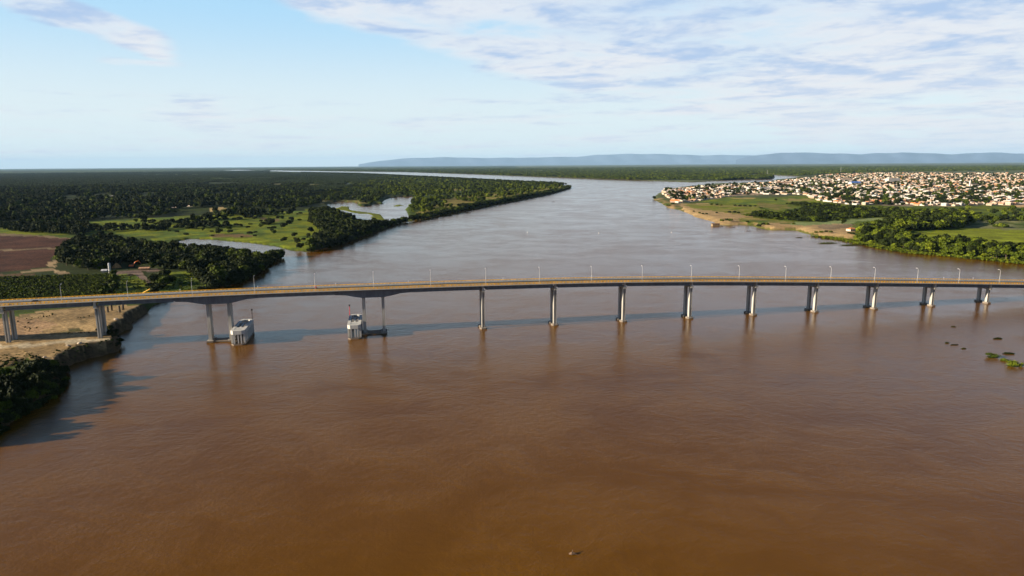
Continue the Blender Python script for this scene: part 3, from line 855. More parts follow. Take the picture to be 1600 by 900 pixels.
for u, v, s_, kd, tn in ((1084, 331, .55, 'low', D), (1093, 334, .6, 'low', G_), (1098, 336, .7, 'low', D), (1104, 336, .6, 'low', D), (1120, 334.5, .65, 'low', D), (1128, 346, .8, 'low', G_), (1135, 346.5, .9, 'low', D), (1141, 347, .9, 'low', G_), (1150, 349, .8, 'low', D),
                         (1158, 349, .8, 'low', G_), (1168, 348, .7, 'low', D), (1186, 352.5, .9, 'low', D), (1193, 352, .9, 'low', D), (1199, 352.5, .7, 'low', G_), (1140, 334, .9, 'low', D), (1148, 334, .9, 'low', D), (1154, 335, .8, 'low', D), (1112, 321.5, .8, 'low', D), (1120, 322, .9, 'low', D),
                         (1126, 322.5, .8, 'low', G_), (1148, 323.3, .9, 'low', D), (1156, 323.5, .9, 'low', D), (1164, 323.8, .9, 'low', D), (1172, 324, .8, 'low', D), (1180, 324, .8, 'low', D), (1189, 327, .7, 'low', D), (1212, 315, .7, 'broad', D), (1240, 352, .6, 'low', G_), (1317, 352.5, .75, 'tall', D),
                         (1275, 363, .55, 'low', G_), (1283, 364, .6, 'low', G_), (1291, 364.5, .6, 'low', D), (1298, 365, .6, 'low', G_), (1268, 369.5, .7, 'low', D), (1276, 371, .6, 'low', D), (1326, 367, .6, 'low', D), (1332, 368, .7, 'low', D), (1562, 357, 1.35, 'low', B), (1569, 357.5, 1.2, 'low', G_), (1556, 356.5, 1.0, 'low', G_),
                         (1022, 310, 1.0, 'broad', D), (1030, 316, .9, 'low', G_), (1036, 319, .9, 'low', D), (1044, 321, 1.0, 'low', G_), (1051, 320, .9, 'low', D), (1579, 330, 1.2, 'low', G_), (1592, 331, .9, 'low', D),
                         (446, 373, .8, 'low', D), (451, 350.5, .9, 'broad', D), (428, 356, .9, 'low', D), (420, 356.5, .7, 'low', D), (399, 363, .7, 'low', D), (300, 356, 1.0, 'broad', D), (308, 357, .8, 'tall', D)):
    q = at(u, v, 3.0)
    z_ = ground_z(q[0], q[1])
    if z_ > 0.3:
        TREES.append((float(q[0]), float(q[1]), z_ - 0.15, s_, kd, tn, 'shrub right' if u > 900 else 'meadow'))

# trees between the houses
_tp = P(TOWN, 4.0)
_tb0, _tb1 = _tp.min(0), _tp.max(0)
_g = np.random.default_rng(77)
for _ in range(60000):
    # denser sampling close to the river, thinner behind
    d = 1600 * math.exp(_g.uniform(0, 1.45)); a = R(_g.uniform(6, 43))
    x, y = d * math.sin(a), d * math.cos(a)
    if _g.uniform() > 0.16: continue
    if not inside(_tp, np.array([x]), np.array([y]))[0]: continue
    if fbm(np.array([x]), np.array([y]), 90, 201)[0] < 0.47 and _g.uniform() < 0.72: continue
    TREES.append((x, y, 3.8, float(_g.uniform(0.6, 1.25)), ['broad', 'low', 'broad', 'tall'][_g.integers(4)], [D, G_, D][_g.integers(3)], 'town'))

# rank by apparent size; the largest become objects of their own
def tree_rank(t):
    x, y, z, s, kd, tn, pl = t
    u, v = project((x, y, z + SIZE[kd][1] * s * 0.5))
    if not (-8 < u < 1608 and 0 < v < 905): return -1
    return SIZE[kd][1] * s * (SIZE[kd][0] * s) / (x * x + y * y)


ranked = sorted(range(len(TREES)), key=lambda i: -tree_rank(TREES[i]))
single = ranked[:296]
rest = [TREES[i] for i in ranked[296:]]


def ordinal(n):
    ones = ['', 'first', 'second', 'third', 'fourth', 'fifth', 'sixth', 'seventh', 'eighth', 'ninth', 'tenth', 'eleventh', 'twelfth', 'thirteenth', 'fourteenth', 'fifteenth', 'sixteenth', 'seventeenth', 'eighteenth', 'nineteenth']
    tens = ['', '', 'twenty', 'thirty', 'forty', 'fifty', 'sixty', 'seventy', 'eighty', 'ninety']
    if n < 20: return ones[n]
    if n < 100:
        return (tens[n // 10] + '-' + ones[n % 10]) if n % 10 else tens[n // 10][:-1] + 'ieth'
    h = ['', 'hundred', 'two-hundred', 'three-hundred'][n // 100]
    return h + ('th' if n % 100 == 0 else '-and-' + ordinal(n % 100))


PLACE = {'clump': 'in the near left bank thicket', 'cove': 'on the cliffed bank below the bridge', 'inlet': 'in the wood below the narrow inlet', 'roadside': 'beside the dirt road behind the bridge',
         'field edge': 'along the brown ploughed field', 'riverside': 'in the riverside wood beyond the inlet', 'meadow': 'on the left bank meadow', 'spit shore': 'along the shore of the spit',
         'spit': 'on the wooded spit', 'forest': 'in the dark left forest', 'bankwood': 'in the right bank wood', 'grove': 'in the grove behind the bright field', 'thicket': 'in the thicket below the town',
         'meadow right': 'on the right bank meadow', 'shrub right': 'on the sandy right bank', 'town': 'between the houses'}
TONE = {D: 'dark green', G_: 'green', B: 'yellow-green'}
SHAPE = {'broad': 'broad', 'tall': 'tall', 'low': 'bushy'}
by_place = {}
for i in single:
    by_place.setdefault((TREES[i][6], TREES[i][4], TREES[i][5]), []).append(i)
for key, lst in by_place.items():
    lst.sort(key=lambda i: project(TREES[i][:3])[0])
    for k, i in enumerate(lst):
        x, y, z, s, kd, tn, pl = TREES[i]
        nm = 'bush' if kd == 'low' else 'tree'
        root = empty(nm, (x, y, z), (i * 2.399) % 6.28)
        root.scale = (s * (0.9 + 0.2 * ((i * 37) % 10) / 10), s, s * (0.88 + 0.24 * ((i * 53) % 10) / 10))
        lab = f'{TONE[tn]} {SHAPE[kd]} {nm} {PLACE[pl]}'
        lab += f', {ordinal(k + 1)} such from the left' if len(lst) > 1 else ''
        tag(root, lab, nm, ('bushes ' if kd == 'low' else 'trees ') + PLACE[pl])
        cm_, tm_ = KINDS[(kd, tn, i % 2)]
        link('crown', cm_, root)
        link('trunk', tm_, root)

# ------------------------------------------------------------------ woods: masses of trees as stuff
def source(name, meshes):
    c = bpy.data.collections.new(name)
    for k, me in enumerate(meshes):
        o = bpy.data.objects.new(f'{name}_{k}', me)
        c.objects.link(o)
    return c


def clump_mesh(name, seed, mat, n=9, size=42.0):
    """a patch of forest canopy: many rough crowns side by side"""
    g = np.random.default_rng(seed)
    V, Fs, T = [], [], []
    iv, iF = ICO1
    for k in range(n * 4):
        x, y = g.uniform(-.5, .5, 2) * size
        r = g.uniform(4.0, 7.0); h = g.uniform(3.5, 9.0)
        o = len(V); j = g.uniform(0.72, 1.2, len(iv)); tn = g.uniform(0, 1)
        for p, q in zip(iv, j):
            V.append((x + p[0] * r * q, y + p[1] * r * q, max(h * 0.75 + p[2] * h * 0.42 * q, -0.5)))
        for f in iF:
            Fs.append(tuple(i + o for i in f)); T.append(float(np.clip(tn + g.normal() * .15, 0, 1)))
    me = bpy.data.meshes.new(name); me.from_pydata(V, [], Fs)
    me.attributes.new('tone', 'FLOAT', 'FACE').data.foreach_set('value', np.array(T, np.float32))
    me.materials.append(mat)
    return me


def instancer(name, coll, pos, scl, rotz, idx, label=None):
    """one object whose points each carry a copy of one mesh of the collection"""
    me = bpy.data.meshes.new(name)
    pos = np.asarray(pos, np.float32)
    me.vertices.add(len(pos)); me.vertices.foreach_set('co', pos.ravel())
    me.attributes.new('scl', 'FLOAT', 'POINT').data.foreach_set('value', np.asarray(scl, np.float32))
    me.attributes.new('rot', 'FLOAT', 'POINT').data.foreach_set('value', np.asarray(rotz, np.float32))
    me.attributes.new('pick', 'INT', 'POINT').data.foreach_set('value', np.asarray(idx, np.int32))
    o = link(name, me)
    tag(o, kind='stuff')
    ng = bpy.data.node_groups.new(name, 'GeometryNodeTree')
    ng.interface.new_socket('Geometry', in_out='INPUT', socket_type='NodeSocketGeometry')
    ng.interface.new_socket('Geometry', in_out='OUTPUT', socket_type='NodeSocketGeometry')
    N, L = ng.nodes, ng.links
    gi, go = N.new('NodeGroupInput'), N.new('NodeGroupOutput')
    ip = N.new('GeometryNodeInstanceOnPoints')
    ci = N.new('GeometryNodeCollectionInfo')
    ci.inputs['Collection'].default_value = coll
    ci.inputs['Separate Children'].default_value = True
    ci.inputs['Reset Children'].default_value = True
    def attr(nm, ty):
        a = N.new('GeometryNodeInputNamedAttribute'); a.data_type = ty
        a.inputs['Name'].default_value = nm
        return a.outputs['Attribute']
    cx = N.new('ShaderNodeCombineXYZ'); L.new(attr('rot', 'FLOAT'), cx.inputs[2])
    L.new(gi.outputs[0], ip.inputs['Points']); L.new(ci.outputs[0], ip.inputs['Instance'])
    ip.inputs['Pick Instance'].default_value = True
    L.new(attr('pick', 'INT'), ip.inputs['Instance Index'])
    L.new(cx.outputs[0], ip.inputs['Rotation'])
    L.new(attr('scl', 'FLOAT'), ip.inputs['Scale'])
    L.new(ip.outputs[0], go.inputs[0])
    md = o.modifiers.new('scatter', 'NODES'); md.node_group = ng
    return o


KL = [(k, t) for k in ('broad', 'tall', 'low') for t in (D, G_, B)]
mid_coll = source('mid_tree', [crown_mesh('mid_crown', 300 + 7 * i, SIZE[k][0], SIZE[k][1], 0.6, 5, 150, 0.95, M[t]) for i, (k, t) in enumerate(KL)])
if rest:
    instancer('woodland', mid_coll, [t[:3] for t in rest], [t[3] for t in rest], [(i * 2.399) % 6.28 for i in range(len(rest))], [KL.index((t[4], t[5])) for t in rest])

clump_coll = source('canopy', [clump_mesh('canopy_patch', 500 + i, M[t]) for i, t in enumerate((D, D, G_))])


def far_forest(name, px_poly, n_try, dmin, dmax, a0, a1, seed, keep, size_near, picks, clear=None):
    g = np.random.default_rng(seed)
    pol = P(px_poly, 4.0)
    # equal density on screen: distance sampled so that far patches are sparser and larger
    d = dmin * np.exp(g.uniform(0, math.log(dmax / dmin), n_try)); a = np.radians(g.uniform(a0, a1, n_try))
    X, Y = d * np.sin(a), d * np.cos(a)
    k = inside(pol, X, Y) & (fbm(X, Y, 420, seed + 3) > keep)
    X, Y, d = X[k], Y[k], d[k]
    sd = np.full(len(X), 1.0)
    ins = np.zeros(len(X), bool)
    for p in WATERS: ins ^= inside(p, X, Y)
    dd = seg_dist(WATERS, X, Y)
    k = ~ins & (dd > 24)
    if clear is not None:
        for c in clear: k &= ~inside(P(c, 4.0), X, Y)
    X, Y, d = X[k], Y[k], d[k]
    Z = np.full(len(X), 3.4)
    scl = size_near * g.uniform(0.8, 1.25, len(X))
    instancer(name, clump_coll, np.stack([X, Y, Z], 1), scl, g.uniform(0, 6.28, len(X)), [picks[i] for i in g.integers(0, len(picks), len(X))])


LIMEF = [(64, 321.5), (150, 312), (262, 305.6), (263, 309), (212, 314.5), (130, 321), (75, 323)]
far_forest('left_forest', [(-300, 263.6), (200, 262.2), (420, 261.2), (420, 270), (500, 270.5), (640, 276), (600, 286), (500, 300), (300, 298), (-300, 302)], 30000, 2300, 16000, -44, -7, 601, 0.40, 1.0, [0, 0, 1, 0], clear=CLEAR)
far_forest('far_bank_forest', [(415, 260.5), (800, 258.5), (1200, 256), (1800, 252), (1800, 266), (1600, 266.5), (1400, 268), (1290, 272), (1250, 274.5), (1205, 272.5), (1170, 272.5), (1170, 274.2), (1206, 275), (1211, 279.4), (1148, 280.8), (1082, 285), (1000, 282), (900, 278.5), (800, 274.5), (700, 271), (625, 268.7), (550, 267.8), (415, 266)],
           60000, 4300, 21000, -22, 44, 602, 0.45, 0.9, [2, 2, 1])


def loose_trees(name, px_poly, n_try, dmin, dmax, a0, a1, seed, smin, smax, near_water=None):
    g = np.random.default_rng(seed)
    pol = P(px_poly, 4.0)
    d = dmin * np.exp(g.uniform(0, math.log(dmax / dmin), n_try)); a = np.radians(g.uniform(a0, a1, n_try))
    X, Y = d * np.sin(a), d * np.cos(a)
    k = inside(pol, X, Y); X, Y = X[k], Y[k]
    ins = np.zeros(len(X), bool)
    for p in WATERS: ins ^= inside(p, X, Y)
    dd = seg_dist(WATERS, X, Y)
    k = ~ins & (dd > 3)
    if near_water: k &= dd < near_water
    X, Y = X[k], Y[k]
    instancer(name, mid_coll, np.stack([X, Y, np.full(len(X), 3.0)], 1), g.uniform(smin, smax, len(X)), g.uniform(0, 6.28, len(X)), g.choice([1, 2, 1, 4, 0], len(X)))


FARP = [(415, 262), (800, 260), (1200, 258), (1800, 254), (1800, 266), (1600, 266.5), (1400, 268), (1290, 272), (1250, 274.5), (1205, 272.5), (1170, 272.5), (1170, 274.2), (1206, 275), (1211, 279.4), (1148, 280.8), (1082, 285), (1000, 282), (900, 278.5), (800, 274.5), (700, 271), (625, 268.7), (550, 267.8), (415, 266)]
loose_trees('far_bank_trees', FARP, 26000, 4300, 15000, -22, 44, 611, 0.9, 1.7)
loose_trees('far_shore_trees', FARP, 60000, 4300, 9000, -20, 30, 612, 0.9, 1.7, near_water=130)

# crop rows and shrubs on the left bank field, reeds on the right bank margin
def low_plants(name, px_poly, spacing, seed, smin, smax, picks, z=4.0, jitter=0.8, dry=0.4, keep=1.0, patch=None):
    pol = P(px_poly, z); b0, b1 = pol.min(0), pol.max(0)
    g = np.random.default_rng(seed)
    xs, ys = np.meshgrid(np.arange(b0[0], b1[0], spacing), np.arange(b0[1], b1[1], spacing))
    X = xs.ravel() + g.uniform(-1, 1, xs.size) * spacing * jitter * .5; Y = ys.ravel() + g.uniform(-1, 1, xs.size) * spacing * jitter * .5
    k = inside(pol, X, Y) & (g.uniform(0, 1, len(X)) < keep)
    if patch: k &= fbm(X, Y, patch[0], seed) > patch[1]
    X, Y = X[k], Y[k]
    sd = land_info(X, Y); Z = land_height(X, Y, sd)
    k = sd > dry
    X, Y, Z = X[k], Y[k], Z[k]
    Z = np.maximum(Z, -0.05)
    instancer(name, tuft_coll, np.stack([X, Y, Z], 1), g.uniform(smin, smax, len(X)), g.uniform(0, 6.28, len(X)), [picks[i] for i in g.integers(0, len(picks), len(X))])


tuft_coll = source('tuft', [crown_mesh('tuft_crown', 900 + i, 2.4, 1.5, 0.0, 3, 40, 0.32, M[t], core=0.6) for i, t in enumerate((D, G_, B))])
low_plants('crop_plants', [(-120, 436), (0, 429), (110, 426), (172, 425), (180, 430), (165, 466), (0, 478), (-120, 486)], 2.3, 31, 0.5, 1.2, [0, 1, 1, 2], keep=0.75)
low_plants('shore_reeds', [(1262, 369), (1300, 371), (1345, 377), (1400, 388), (1480, 396), (1600, 407), (1700, 418), (1700, 426), (1600, 416), (1525, 406), (1425, 398), (1385, 392), (1340, 383), (1310, 377)], 2.2, 32, 0.6, 1.4, [1, 2, 2, 0], z=0.3, dry=-9.0, keep=0.75)
low_plants('bank_scrub', [(-100, 590), (0, 575), (40, 562), (70, 566), (100, 575), (98, 600), (60, 600), (0, 600)], 2.6, 33, 0.5, 1.1, [0, 1], z=4, keep=0.45)
low_plants('cliff_scrub', [(80, 560), (120, 552), (178, 540), (188, 546), (150, 560), (106, 574)], 2.0, 34, 0.35, 0.8, [0, 0, 1], z=2, keep=0.4)
low_plants('sand_scrub', [(20, 497), (60, 487), (140, 479), (222, 476), (226, 482), (190, 500), (170, 520), (90, 524), (40, 520)], 1.6, 36, 0.2, 0.55, [0, 0, 1], z=5.6, keep=0.22, patch=(16, 0.60))
low_plants('sand_scrub', [(0, 550), (60, 544), (150, 538), (182, 534), (180, 545), (120, 552), (60, 560), (0, 570)], 1.6, 37, 0.2, 0.5, [0, 1, 1], z=5.8, keep=0.3, patch=(14, 0.58))
low_plants('meadow_tussocks', [(184, 426), (214, 428), (232, 437), (300, 420), (320, 437), (300, 449), (224, 462), (162, 466)], 3.2, 35, 0.4, 0.9, [1, 2], keep=0.5)

# ------------------------------------------------------------------ bridge
ZS = [(-520, 21.0), (-420, 23.6), (-330, 25.4), (-263, 26.5), (-186, 27.5), (-146, 27.8), (-110, 27.85), (-67, 27.7), (-21, 27.6), (18, 27.2), (60, 26.7), (100, 25.8), (144, 24.4), (190, 22.5), (240, 20.3), (286, 18.05), (340, 15.4), (391, 12.8), (450, 9.9), (560, 5.6)]
_zs = np.linspace(-520, 560, 1081)
_zz = np.interp(_zs, [a for a, b in ZS], [b for a, b in ZS])
_k = np.hanning(61); _k /= _k.sum()
_zz = np.convolve(np.pad(_zz, 30, 'edge'), _k, 'valid')


def zdeck(s):                       # underside of the deck slab's edge
    return float(np.interp(s, _zs, _zz))


S0, S1 = -500.0, 500.0
OFF0, OFF1 = -3.5, 10.5
ctr = bp(0, 3.5, 0)
bridge = empty('road_bridge', (ctr.x, ctr.y, 0))
tag(bridge, 'long concrete road bridge with orange railings crossing the brown river on paired piers', 'bridge')
INV = Vector((-ctr.x, -ctr.y, 0))


def lp(s, off, z):
    return bp(s, off, z) + INV


def strip(mb, s0, s1, o0, o1, z0, z1, step=10.0):
    """bar that follows the deck's profile: offsets o0..o1, heights relative to the deck edge"""
    n = max(1, int(math.ceil((s1 - s0) / step)))
    ss = [s0 + (s1 - s0) * i / n for i in range(n + 1)]
    vs, fs = [], []
    for s in ss:
        z = zdeck(s)
        vs += [lp(s, o0, z + z0), lp(s, o1, z + z0), lp(s, o1, z + z1), lp(s, o0, z + z1)]
    for i in range(n):
        a = 4 * i
        for k in range(4):
            fs.append((a + k, a + (k + 1) % 4, a + 4 + (k + 1) % 4, a + 4 + k))
    fs += [(3, 2, 1, 0), (4 * n, 4 * n + 1, 4 * n + 2, 4 * n + 3)]
    mb.add(vs, fs)


def block(mb, s0, s1, o0, o1, z0, z1):
    mb.hexa([lp(s0, o0, z0), lp(s1, o0, z0), lp(s1, o1, z0), lp(s0, o1, z0)], [lp(s0, o0, z1), lp(s1, o0, z1), lp(s1, o1, z1), lp(s0, o1, z1)])


mb = MB(); strip(mb, S0, S1, OFF0, OFF1, 0.0, 0.45); mb.build('deck_slab', M['barrier'], bridge)
mb = MB(); strip(mb, S0, S1, -1.35, 8.35, 0.454, 0.52); mb.build('carriageway', M['asphalt'], bridge)
mb = MB(); strip(mb, S0, S1, 3.40, 3.55, 0.524, 0.53)
mb.build('centre_line', M['paint_yellow'], bridge)
for o_ in (-1.05, 7.95):
    mb = MB(); strip(mb, S0, S1, o_, o_ + 0.14, 0.524, 0.53); mb.build('edge_line', M['paint_white'], bridge)
for o0_, o1_ in ((-1.85, -1.40), (8.40, 8.85)):
    mb = MB(); strip(mb, S0, S1, o0_, o1_, 0.46, 1.25); mb.build('crash_barrier', M['barrier'], bridge)
for o0_, o1_ in ((-3.4, -3.15), (10.15, 10.4)):
    mb = MB()
    strip(mb, S0, S1, o0_, o1_, 1.42, 1.64)
    strip(mb, S0, S1, o0_ + 0.04, o1_ - 0.04, 0.98, 1.14)
    strip(mb, S0, S1, o0_, o1_, 0.46, 0.70)
    s_ = S0 + 1
    while s_ < S1:
        block(mb, s_ - 0.24, s_ + 0.24, o0_ - 0.03, o1_ + 0.03, zdeck(s_) + 0.46, zdeck(s_) + 1.46)
        s_ += 2.2
    mb.build('railing', M['rail'], bridge)

pier_s = [-447.6, -401.6, -355.6, -309.6, -263.4, -217.2] + [45.6 * k for k in range(0, 11)]
spans = [(-447.6, -401.6), (-401.6, -355.6), (-355.6, -309.6), (-309.6, -263.4), (-263.4, -217.2), (-217.2, -176.6)] + [(-43.4, 0.0)] + [(45.6 * k, 45.6 * (k + 1)) for k in range(0, 10)]
for a, b in spans:
    ea = 1.5 if a in pier_s else 0.05
    eb = 1.5 if b in pier_s else 0.05
    for off in (-1.3, 2.0, 5.0, 8.3):
        mb = MB()
        strip(mb, a + ea, b - eb, off - 0.35, off + 0.35, -0.42, -0.004)
        strip(mb, a + ea, b - eb, off - 0.12, off + 0.12, -2.15, -0.42)
        strip(mb, a + ea, b - eb, off - 0.35, off + 0.35, -2.62, -2.15)
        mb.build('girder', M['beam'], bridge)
for off in (-1.3, 2.0, 5.0, 8.3):
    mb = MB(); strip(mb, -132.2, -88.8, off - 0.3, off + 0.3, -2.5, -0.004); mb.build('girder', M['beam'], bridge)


def haunch(c):
    mb = MB()
    ks = [(-22.4, 2.75), (-16, 3.1), (-11, 4.2), (-6.5, 5.0), (6.5, 5.0), (11, 4.2), (16, 3.1), (22.75, 2.66)]
    vs, fs = [], []
    for k, dpt in ks:
        z = zdeck(c + k)
        vs += [lp(c + k, -1.0, z - dpt), lp(c + k, 8.0, z - dpt), lp(c + k, 8.0, z - 0.004), lp(c + k, -1.0, z - 0.004)]
    n = len(ks) - 1
    for i in range(n):
        a = 4 * i
        for q in range(4):
            fs.append((a + q, a + (q + 1) % 4, a + 4 + (q + 1) % 4, a + 4 + q))
    fs += [(3, 2, 1, 0), (4 * n, 4 * n + 1, 4 * n + 2, 4 * n + 3)]
    mb.add(vs, fs)
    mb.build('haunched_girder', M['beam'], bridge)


def h_column(mb, s, off, z0, z1):
    """column with a groove down the faces that look across the bridge"""
    a, b, t_, w_ = 0.95, 0.95, 0.34, 0.36
    pts = [(-a, -b), (-a + t_ * 2, -b), (-a + t_ * 2, -w_), (a - t_ * 1.2, -w_), (a - t_ * 1.2, -b), (a, -b), (a, b), (a - t_ * 1.2, b), (a - t_ * 1.2, w_), (-a + t_ * 2, w_), (-a + t_ * 2, b), (-a, b)]
    n = len(pts)
    lo = [lp(s + p, off + q, z0) for p, q in pts]; hi = [lp(s + p, off + q, z1) for p, q in pts]
    mb.add(lo + hi, [tuple(range(n - 1, -1, -1)), tuple(range(n, 2 * n))] + [(i, (i + 1) % n, n + (i + 1) % n, n + i) for i in range(n)])


for s in pier_s:
    zt = zdeck(s) - 2.70
    wet = -200 < s < 420
    gz = -1.5 if wet else ground_z(*bp(s, 3.5, 0)[:2]) - 1.0
    for off in (0.0, 7.0):
        mb = MB(); h_column(mb, s, off, gz, zt - 1.3); col_ = mb.build('pier_column', M['concrete'], bridge)
        if wet:
            mb = MB()
            c = [(-2.2, -1.3), (-1.3, -2.2), (1.3, -2.2), (2.2, -1.3), (2.2, 1.3), (1.3, 2.2), (-1.3, 2.2), (-2.2, 1.3)]
            q = [lp(s + a, off + b, 0) for a, b in c]
            mb.prism([(p.x, p.y) for p in q], -1.6, 0.95)
            mb.build('pile_cap', M['white_conc'], col_)
    mb = MB(); block(mb, s - 0.95, s + 0.95, -2.4, 9.4, zt - 1.298, zt)
    cross = mb.build('crosshead', M['concrete'], bridge)
    mb = MB(); block(mb, s - 0.75, s + 0.45, -2.3, -0.4, zt + 0.003, zdeck(s) - 0.006); block(mb, s - 0.75, s + 0.45, 7.4, 9.3, zt + 0.003, zdeck(s) - 0.006)
    mb.build('bearing_block', M['concrete'], cross)

MAIN = (-153.8, -66.2)
for c in MAIN:
    haunch(c)
    for dl in (-5.7, 5.7):
        mb = MB(); block(mb, c + dl - 0.85, c + dl + 0.85, 0.6, 6.4, -1.5, zdeck(c) - 5.45)
        leg = mb.build('pier_wall', M['concrete'], bridge)
        mb = MB(); block(mb, c + dl - 0.55, c + dl + 0.55, 0.9, 6.1, zdeck(c) - 5.447, zdeck(c + dl) - 4.9)
        mb.build('bearing_block', M['beam'], leg)
        mb = MB(); block(mb, c + dl - 1.8, c + dl + 1.8, -1.2, 8.2, -1.6, 1.1); mb.build('pile_cap', M['concrete'], leg)
    mb = MB(); block(mb, c - 3.88, c + 3.88, -0.6, 7.6, -1.6, 0.7); mb.build('tie_beam', M['concrete'], bridge)

# ------------------------------------------------------------------ pier protection fenders
def fender(c, side, label, pole_cols):
    """c: s of its centre line; side: +1 when the channel lies to the right"""
    o = bp(c, 5.0, 0)
    root = empty('pier_fender', (o.x, o.y, 0), BH)
    tag(root, label, 'fender', 'white concrete fenders guarding the main piers')
    W, Lh = 3.9, 15.6
    ch = 2.0
    def ring(w_, l_, c_):
        return [(-w_, -l_ + c_), (-w_ + c_ * .8, -l_), (w_ - c_ * .8, -l_), (w_, -l_ + c_), (w_, l_ - c_), (w_ - c_ * .8, l_), (-w_ + c_ * .8, l_), (-w_, l_ - c_)]
    outer = ring(W, Lh, ch)
    inner = ring(W - 1.7, Lh - 1.9, ch * .75)
    def ring_slab(mb, z0, z1, a, b):
        n = len(a)
        vs = [(x, y, z0) for x, y in a] + [(x, y, z0) for x, y in b] + [(x, y, z1) for x, y in a] + [(x, y, z1) for x, y in b]
        fs = []
        for i in range(n):
            j = (i + 1) % n
            fs += [(i, j, n + j, n + i), (2 * n + i, 3 * n + i, 3 * n + j, 2 * n + j), (i, 2 * n + i, 2 * n + j, j), (n + i, n + j, 3 * n + j, 3 * n + i)]
        mb.add(vs, fs)
    mb = MB(); ring_slab(mb, 6.3, 8.5, outer, inner); mb.build('top_beam', M['white_conc'], root)
    mb = MB()
    inn2 = W - 1.7
    for y0, y1 in ((-13.68, -11.9), (-11.3, -10.2), (-9.6, -6.4)):
        mb.box(-inn2 + 0.005, inn2 - 0.005, y0, y1, 7.6, 8.42)
    mb.box(-0.5, 0.5, -6.395, 6.0, 7.5, 8.3)
    mb.box(-inn2 + 0.005, inn2 - 0.005, 6.0, 7.0, 7.5, 8.3)
    mb.build('top_slab', M['white_conc'], root)
    mb = MB(); ring_slab(mb, -0.6, 0.55, outer, inner); mb.build('base_beam', M['white_conc'], root)
    def col(x, y, a, b):
        m_ = MB(); m_.box(x - a, x + a, y - b, y + b, 0.553, 6.297); m_.build('column', M['white_conc'], root)
    for x in (-3.35, 3.35):
        for y in (-13.1, -9.6, -5.4, -1.8, 1.8, 5.4, 9.6, 13.1):
            col(x, y, 0.5, 0.75)
    for y in (-15.0, 15.0):
        for x in (-1.9, 0.35, 1.9):
            col(x, y, 0.42 if x < 0 else 0.34, 0.45)
    # long side walls of horizontal beams, open at the upstream end
    for x in (-3.0, 3.0):
        mb = MB()
        for z in (1.2, 2.7, 4.2, 5.4):
            mb.box(x - 0.15, x + 0.15, -12.3, -4.7, z, z + 0.85)
        mb.box(x - 0.15, x + 0.15, -4.6, 13.8, 0.7, 6.2)
        mb.build('side_wall', M['white_conc'], root)
    mb = MB()
    for z in (1.0, 3.0, 4.8):
        mb.box(2.6 * side - 0.1, 2.6 * side + 0.1, -13.5, -5.5, z, z + 0.5)
    mb.build('timber_waling', M['wood'], root)
    # navigation light on a pole at the downstream channel-side corner
    pr = empty('navigation_light', (o.x, o.y, 0), BH)
    tag(pr, pole_cols[1], 'navigation light', 'navigation light poles on the fenders')
    x, y = side * (W - 0.35), Lh - 3.2
    mb = MB(); mb.tube([(x, y, 8.5), (x, y, 14.2)], [0.19, 0.15], 8); mb.build('pole', pole_cols[0], pr)
    mb = MB(); mb.tube([(x, y, 14.2), (x, y, 14.4), (x, y, 15.2), (x, y, 15.4)], [0.25, 0.5, 0.5, 0.15], 10); mb.build('lantern', M['black'], pr)
    mb = MB(); mb.box(x - 0.4, x + 0.4, y - 0.4, y + 0.4, 8.503, 8.7); mb.build('base_plate', M['galv'], pr)
    return root


fender(-142.3, 1, 'white concrete fender seen at an angle, guarding the main pier nearer the left bank', (M['black'], 'thin dark navigation light pole on the left fender'))
fender(-77.6, -1, 'white concrete fender seen end on, guarding the main pier further out in the river', (M['red'], 'red navigation light pole on the right fender'))

# ------------------------------------------------------------------ street lamps
lamp_pole = None
for k in range(-8, 13):
    s = 1.6 + 33.55 * k
    z = zdeck(s) + 0.46
    p = bp(s, -2.55, z)
    r_ = empty('street_lamp', p, BH)
    if lamp_pole is None:
        mb = MB(); mb.tube([(0, 0, 0), (0, 0, 5), (0, 0, 9.2), (0, 0.35, 9.75), (0, 1.0, 10.0)], [0.10, 0.08, 0.06, 0.055, 0.05], 8)
        lamp_pole = mb.mesh('pole', M['galv'])
        mb = MB(); mb.box(-0.16, 0.16, 0.95, 2.1, 9.93, 10.1); lamp_head = mb.mesh('lamp_head', M['galv'])
        mb = MB(); mb.box(-0.22, 0.22, -0.22, 0.22, 0.0, 0.25); lamp_base = mb.mesh('base_plate', M['galv'])
    link('pole', lamp_pole, r_); link('lamp_head', lamp_head, r_); link('base_plate', lamp_base, r_)
    n_ = k + 9
    tag(r_, f'slim white street lamp on the bridge deck, {ordinal(n_)} from the left' if k < 12 else 'slim white street lamp on the bridge just beyond the picture', 'street lamp', 'street lamps along the bridge')

# small marker posts on the far barrier
for k, u in enumerate((280, 402, 524, 638, 786, 1474, 1520)):
    r0 = ray(u, 440); off = 8.62
    t_ = (off - (BN @ (-BP))) / (BN @ r0[:2])
    s = float(BE @ (r0[:2] * t_ - BP))
    mp_ = empty('marker_post', bp(s, off, zdeck(s) + 1.25), BH)
    mb = MB(); mb.tube([(0, 0, 0), (0, 0, 1.1)], [0.07, 0.06], 6); mb.build('post', M['galv'], mp_)
    mb = MB(); mb.box(-0.3, 0.3, -0.05, 0.05, 1.1, 1.65); mb.build('sign_plate', M['galv'], mp_)
    tag(mp_, f'small white sign on a short post on the far barrier, {ordinal(k + 1)} from the left', 'sign', 'small signs along the far barrier')


